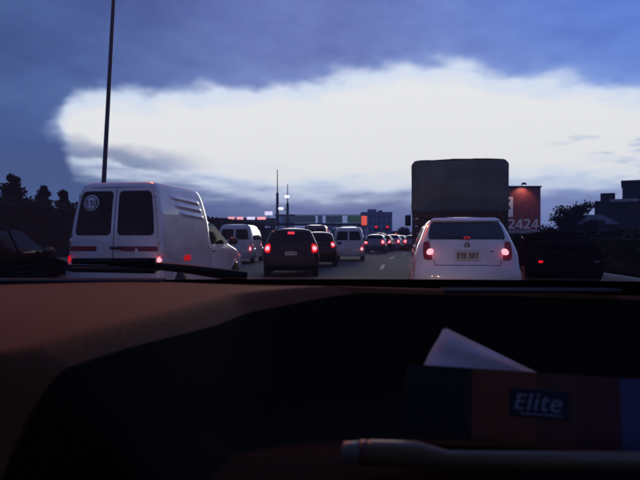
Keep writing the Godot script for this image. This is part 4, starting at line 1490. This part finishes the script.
func own_car() -> void:
	var root := thing("own_car", "inside of the car the view is taken from, dark dashboard and windscreen", "car")
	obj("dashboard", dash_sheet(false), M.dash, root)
	obj("dash_painted_shade", dash_sheet(true), M.dash_shade, root)  # shaded part of the same dashboard, its shade put into the material
	var st: SurfaceTool
	# defroster slots along the foot of the glass
	for x in [-0.42, 0.36]:
		var vent := mb()
		for k in 5:
			box(vent, Vector3(0.30, 0.006, 0.006), at(x, dash_height(x, 1.03) + 0.003, -1.012 - k * 0.010), 0.002)
		obj("defroster_vent", done(vent), M.cabin, root)
	# windscreen: raked pane with a black printed border at its foot
	var gl := func(u: float, v: float) -> Vector3:
		var hw := lerpf(0.72, 0.58, v)
		return Vector3(u * hw, 1.085 + 0.40 * v, -(1.17 - 0.72 * v - 0.10 * u * u))
	var sheet := func(u0: float, u1: float, v0: float, v1: float, nu: int, nv: int, lift: float) -> SurfaceTool:
		var s2 := mb(true)
		var o := Vector3(0, 0.87, -0.5) * lift
		for j in nv:
			for i in nu:
				var a0 := lerpf(u0, u1, float(i) / nu)
				var a1 := lerpf(u0, u1, float(i + 1) / nu)
				var b0 := lerpf(v0, v1, float(j) / nv)
				var b1 := lerpf(v0, v1, float(j + 1) / nv)
				quad(s2, gl.call(a0, b0) + o, gl.call(a1, b0) + o, gl.call(a1, b1) + o, gl.call(a0, b1) + o, Vector3(0, 0.7, -0.7))
		return done(s2)
	var ws := obj("windscreen", sheet.call(-1.0, 1.0, 0.0, 1.0, 16, 12, 0.0), M.screen_glass, root)
	obj("windscreen_border", sheet.call(-1.0, 1.0, 0.0, 0.105, 16, 3, -0.002), M.frit, ws)
	# roof, pillars, doors
	st = mb(true)
	box(st, Vector3(1.26, 0.05, 2.6), at(0, 1.505, 0.85), 0.02)
	obj("roof", done(st), M.headliner, root)
	for s in [-1.0, 1.0]:
		st = mb(true)
		tube(st, [Vector3(s * 0.77, 1.02, -1.14), Vector3(s * 0.61, 1.50, -0.38)], [0.05, 0.045], 8)
		obj("windscreen_pillar", done(st), M.cabin, root)
		panel("door_panel", Vector3(0.07, 0.75, 1.75), Vector3(s * 0.78, 0.66, 0.0), M.cabin, root, 0.02)
		panel("rear_door_panel", Vector3(0.07, 0.75, 1.0), Vector3(s * 0.78, 0.66, 1.4), M.cabin, root, 0.02)
		panel("roof_rail", Vector3(0.06, 0.06, 2.6), Vector3(s * 0.65, 1.49, 0.85), M.cabin, root, 0.02)
		panel("door_post", Vector3(0.06, 0.48, 0.16), Vector3(s * 0.71, 1.26, 0.55), M.cabin, root, 0.02)
	panel("bulkhead", Vector3(1.5, 0.75, 0.05), Vector3(0, 0.68, -1.15), M.cabin, root, 0.01)
	panel("floor", Vector3(1.5, 0.05, 3.0), Vector3(0, 0.28, 0.35), M.cabin, root, 0.01)
	panel("tailgate", Vector3(1.5, 0.7, 0.06), Vector3(0, 0.65, 1.9), M.cabin, root, 0.01)
	for s in [-1.0, 1.0]:
		panel("rear_pillar", Vector3(0.08, 0.5, 0.5), Vector3(s * 0.70, 1.25, 1.75), M.cabin, root, 0.03)
		panel("seat_back", Vector3(0.50, 0.62, 0.12), Vector3(s * 0.36, 0.86, 0.42), M.cabin, root, 0.05)
		panel("seat_cushion", Vector3(0.50, 0.14, 0.5), Vector3(s * 0.36, 0.5, 0.12), M.cabin, root, 0.05)
		panel("headrest", Vector3(0.26, 0.17, 0.09), Vector3(s * 0.36, 1.28, 0.44), M.cabin, root, 0.04)
	panel("rear_bench", Vector3(1.3, 0.65, 0.14), Vector3(0, 0.83, 1.35), M.cabin, root, 0.05)
	# outside: cowl, bonnet, nose and headlamps
	panel("cowl", Vector3(1.44, 0.03, 0.22), Vector3(0, 1.055, -1.26), M.trim, root, 0.01)
	st = mb(true)
	var prof := [[1.32, 1.05], [1.5, 1.035], [1.8, 0.99], [2.05, 0.90], [2.15, 0.80], [2.2, 0.62], [2.2, 0.35]]
	for k in prof.size() - 1:
		for i in 16:
			var q := []
			for e in [[k, i], [k, i + 1], [k + 1, i + 1], [k + 1, i]]:
				var u: float = (e[1] / 16.0) * 2.0 - 1.0
				q.append(Vector3(u * 0.76, prof[e[0]][1] - 0.05 * pow(absf(u), 4.0), -(prof[e[0]][0] - 0.12 * u * u * (1.0 if e[0] > 2 else 0.0))))
			quad(st, q[0], q[1], q[2], q[3], Vector3(0, 1, -0.6))
	obj("bonnet", done(st), M.grey_paint, root)
	for s in [-1.0, 1.0]:
		panel("front_wing", Vector3(0.06, 0.62, 0.95), Vector3(s * 0.77, 0.68, -1.62), M.grey_paint, root, 0.02)
		st = mb(true)
		lathe_x(st, [[0.001, 0.02], [0.06, 0.015], [0.085, 0.0]], Transform3D(Basis(Vector3(0, 0, -1), Vector3(0, 1, 0), Vector3(1, 0, 0)), Vector3(s * 0.55, 0.68, -2.165)), 18)
		obj("headlight", done(st), M.headlight, root)
		var l := SpotLight3D.new()
		l.name = "headlight_beam"
		l.light_color = Color(1.0, 0.80, 0.60)
		l.light_energy = 6.0
		l.light_size = 0.08
		l.spot_range = 60.0
		l.spot_angle = 26.0
		l.spot_angle_attenuation = 1.0
		l.spot_attenuation = 2.0
		l.shadow_enabled = true
		l.position = Vector3(s * 0.55, 0.68, -2.24)
		l.rotation_degrees = Vector3(-4.0, 0, 0)
		root.add_child(l, true)
	# wipers parked at the foot of the glass
	for a in [
		[Vector3(-0.470, 1.156, -1.14), Vector3(-0.313, 1.155, -1.14), Vector3(-0.14, 1.124, -1.15), 0.0085],
		[Vector3(0.04, 1.113, -1.16), Vector3(0.30, 1.106, -1.16), Vector3(0.60, 1.086, -1.16), 0.006]]:
		st = mb(true)
		tube(st, [a[0], a[1]], [a[3] * 0.8, a[3]], 6)
		tube(st, [a[0] + Vector3(0, -0.016, 0.004), a[1] + Vector3(0, -0.018, 0.004)], [0.005], 6)
		var blade := obj("wiper", done(st), M.wiper_black, root)
		st = mb(true)
		tube(st, [a[0].lerp(a[1], 0.4) + Vector3(0, -0.004, -0.012), a[1] + Vector3(0.01, -0.010, -0.014), a[1].lerp(a[2], 0.35) + Vector3(0, -0.004, -0.01), a[2]], [0.005, 0.008, 0.009, 0.012], 7)
		obj("wiper_arm", done(st), M.wiper_black, blade)
	for x in [0.278, 0.328]:
		st = mb(true)
		box(st, Vector3(0.028, 0.003, 0.008), at(x, 1.1115, -1.155), 0.001)
		obj("wiper_glint", done(st), M.galvanised, root)  # small pale bars added as painted glints on the wiper
	tissue_box()


func tissue_box() -> void:
	var bx := thing("tissue_box", "flat tissue box with a blue and white logo lying on the dashboard tray", "tissue box", Vector3(0.206, 1.0000, -0.598), -2.0)
	bx.rotation_degrees = Vector3(-13.0, -9.5, -1.8)
	var L := 0.24
	var H := 0.064
	var D := 0.115
	# front and top wear coloured bands: navy, orange-brown, navy logo field, maroon, blue
	var bands := [[-0.120, -0.058, "box_navy"], [-0.058, -0.0, "box_orange"], [0.0, 0.036, "box_brown"], [0.036, 0.072, "box_maroon"], [0.072, 0.120, "box_blue"]]
	for b in bands:
		var w: float = b[1] - b[0]
		var st := mb()
		box(st, Vector3(w, H, D), at((b[0] + b[1]) / 2.0, H / 2.0, 0), 0.0 if w < L else 0.002)
		obj("colour_band", done(st), M[b[2]], bx)
	var lg := mb()
	box(lg, Vector3(0.051, 0.025, 0.0012), at(0.002, 0.036, D / 2.0 + 0.0006), 0.0004)
	var o := obj("logo_field", done(lg), M.logo_navy, bx)
	var t := obj("logo_word", text("Elite", 0.0142, 0.0006, 0.22, true, 1.02), M.logo_white, o)
	t.position = Vector3(0.001, 0.0365, D / 2.0 + 0.0016)
	lg = mb()
	box(lg, Vector3(0.037, 0.0013, 0.0006), at(0.003, 0.0265, D / 2.0 + 0.0016), 0.0)
	obj("logo_underline", done(lg), M.logo_white, o)
	lg = mb(true)
	lathe_x(lg, [[0.030, 0.0], [0.030, 0.0008], [0.001, 0.0008]], Transform3D(Basis(Vector3(0, 1, 0), Vector3(-2.4, 0, 0), Vector3(0, 0, 0.8)), Vector3(-0.03, H, 0)), 24)
	obj("opening", done(lg), M.frit, bx)
	# tissue standing out of the opening: a folded corner
	var ts := thing("tissue", "white folded tissue standing out of the tissue box", "tissue", Vector3(0.124, 1.066, -0.60))
	var st := mb(true)
	var g := 16
	for side in 2:
		for j in g:
			for i in g:
				var q := []
				for e in [[i, j], [i + 1, j], [i + 1, j + 1], [i, j + 1]]:
					var u: float = e[0] / float(g)
					var v: float = e[1] / float(g)
					# triangle: base left, base right, apex
					var bl := Vector3(-0.028, -0.004, 0.012)
					var br := Vector3(0.112, -0.010, -0.006)
					var ap := Vector3(0.005, 0.042, -0.012) if side == 0 else Vector3(0.004, 0.040, -0.022)
					var p := bl.lerp(br, u).lerp(ap, v)
					p.z += (0.010 * absf(u - 0.45) * (1.0 - v) + 0.002 * sin(v * 9.0 + u * 5.0) * v * (1.0 - v) * 4.0) + (-0.012 * side * (1.0 - v))
					q.append(p)
				quad(st, q[0], q[1], q[2], q[3], Vector3(0, 0.2, 1))
	obj("sheet", done(st), M.tissue, ts)
	# pale stick with a white tip and a red band lying in front of the box
	var sk := thing("wooden_stick", "pale round stick with a white tip and red band, before the tissue box", "stick", Vector3(0.03, 1.0105, -0.495))
	st = mb(true)
	tube(st, [Vector3(0.008, 0.012, 0), Vector3(0.012, 0.012, 0), Vector3(0.05, 0.0115, 0.002), Vector3(0.075, 0.008, 0.004), Vector3(0.30, 0.0085, 0.012)], [0.0095, 0.0105, 0.0105, 0.0075, 0.008], 14)
	obj("shaft", done(st), M.stick, sk)
	st = mb(true)
	tube(st, [Vector3(-0.012, 0.012, 0), Vector3(-0.010, 0.012, 0), Vector3(0.003, 0.012, 0)], [0.006, 0.009, 0.0095], 14)
	obj("tip", done(st), M.stick_tip, sk)
	st = mb(true)
	tube(st, [Vector3(0.003, 0.012, 0), Vector3(0.0085, 0.012, 0)], [0.0105], 14)
	obj("band", done(st), M.stick_band, sk)
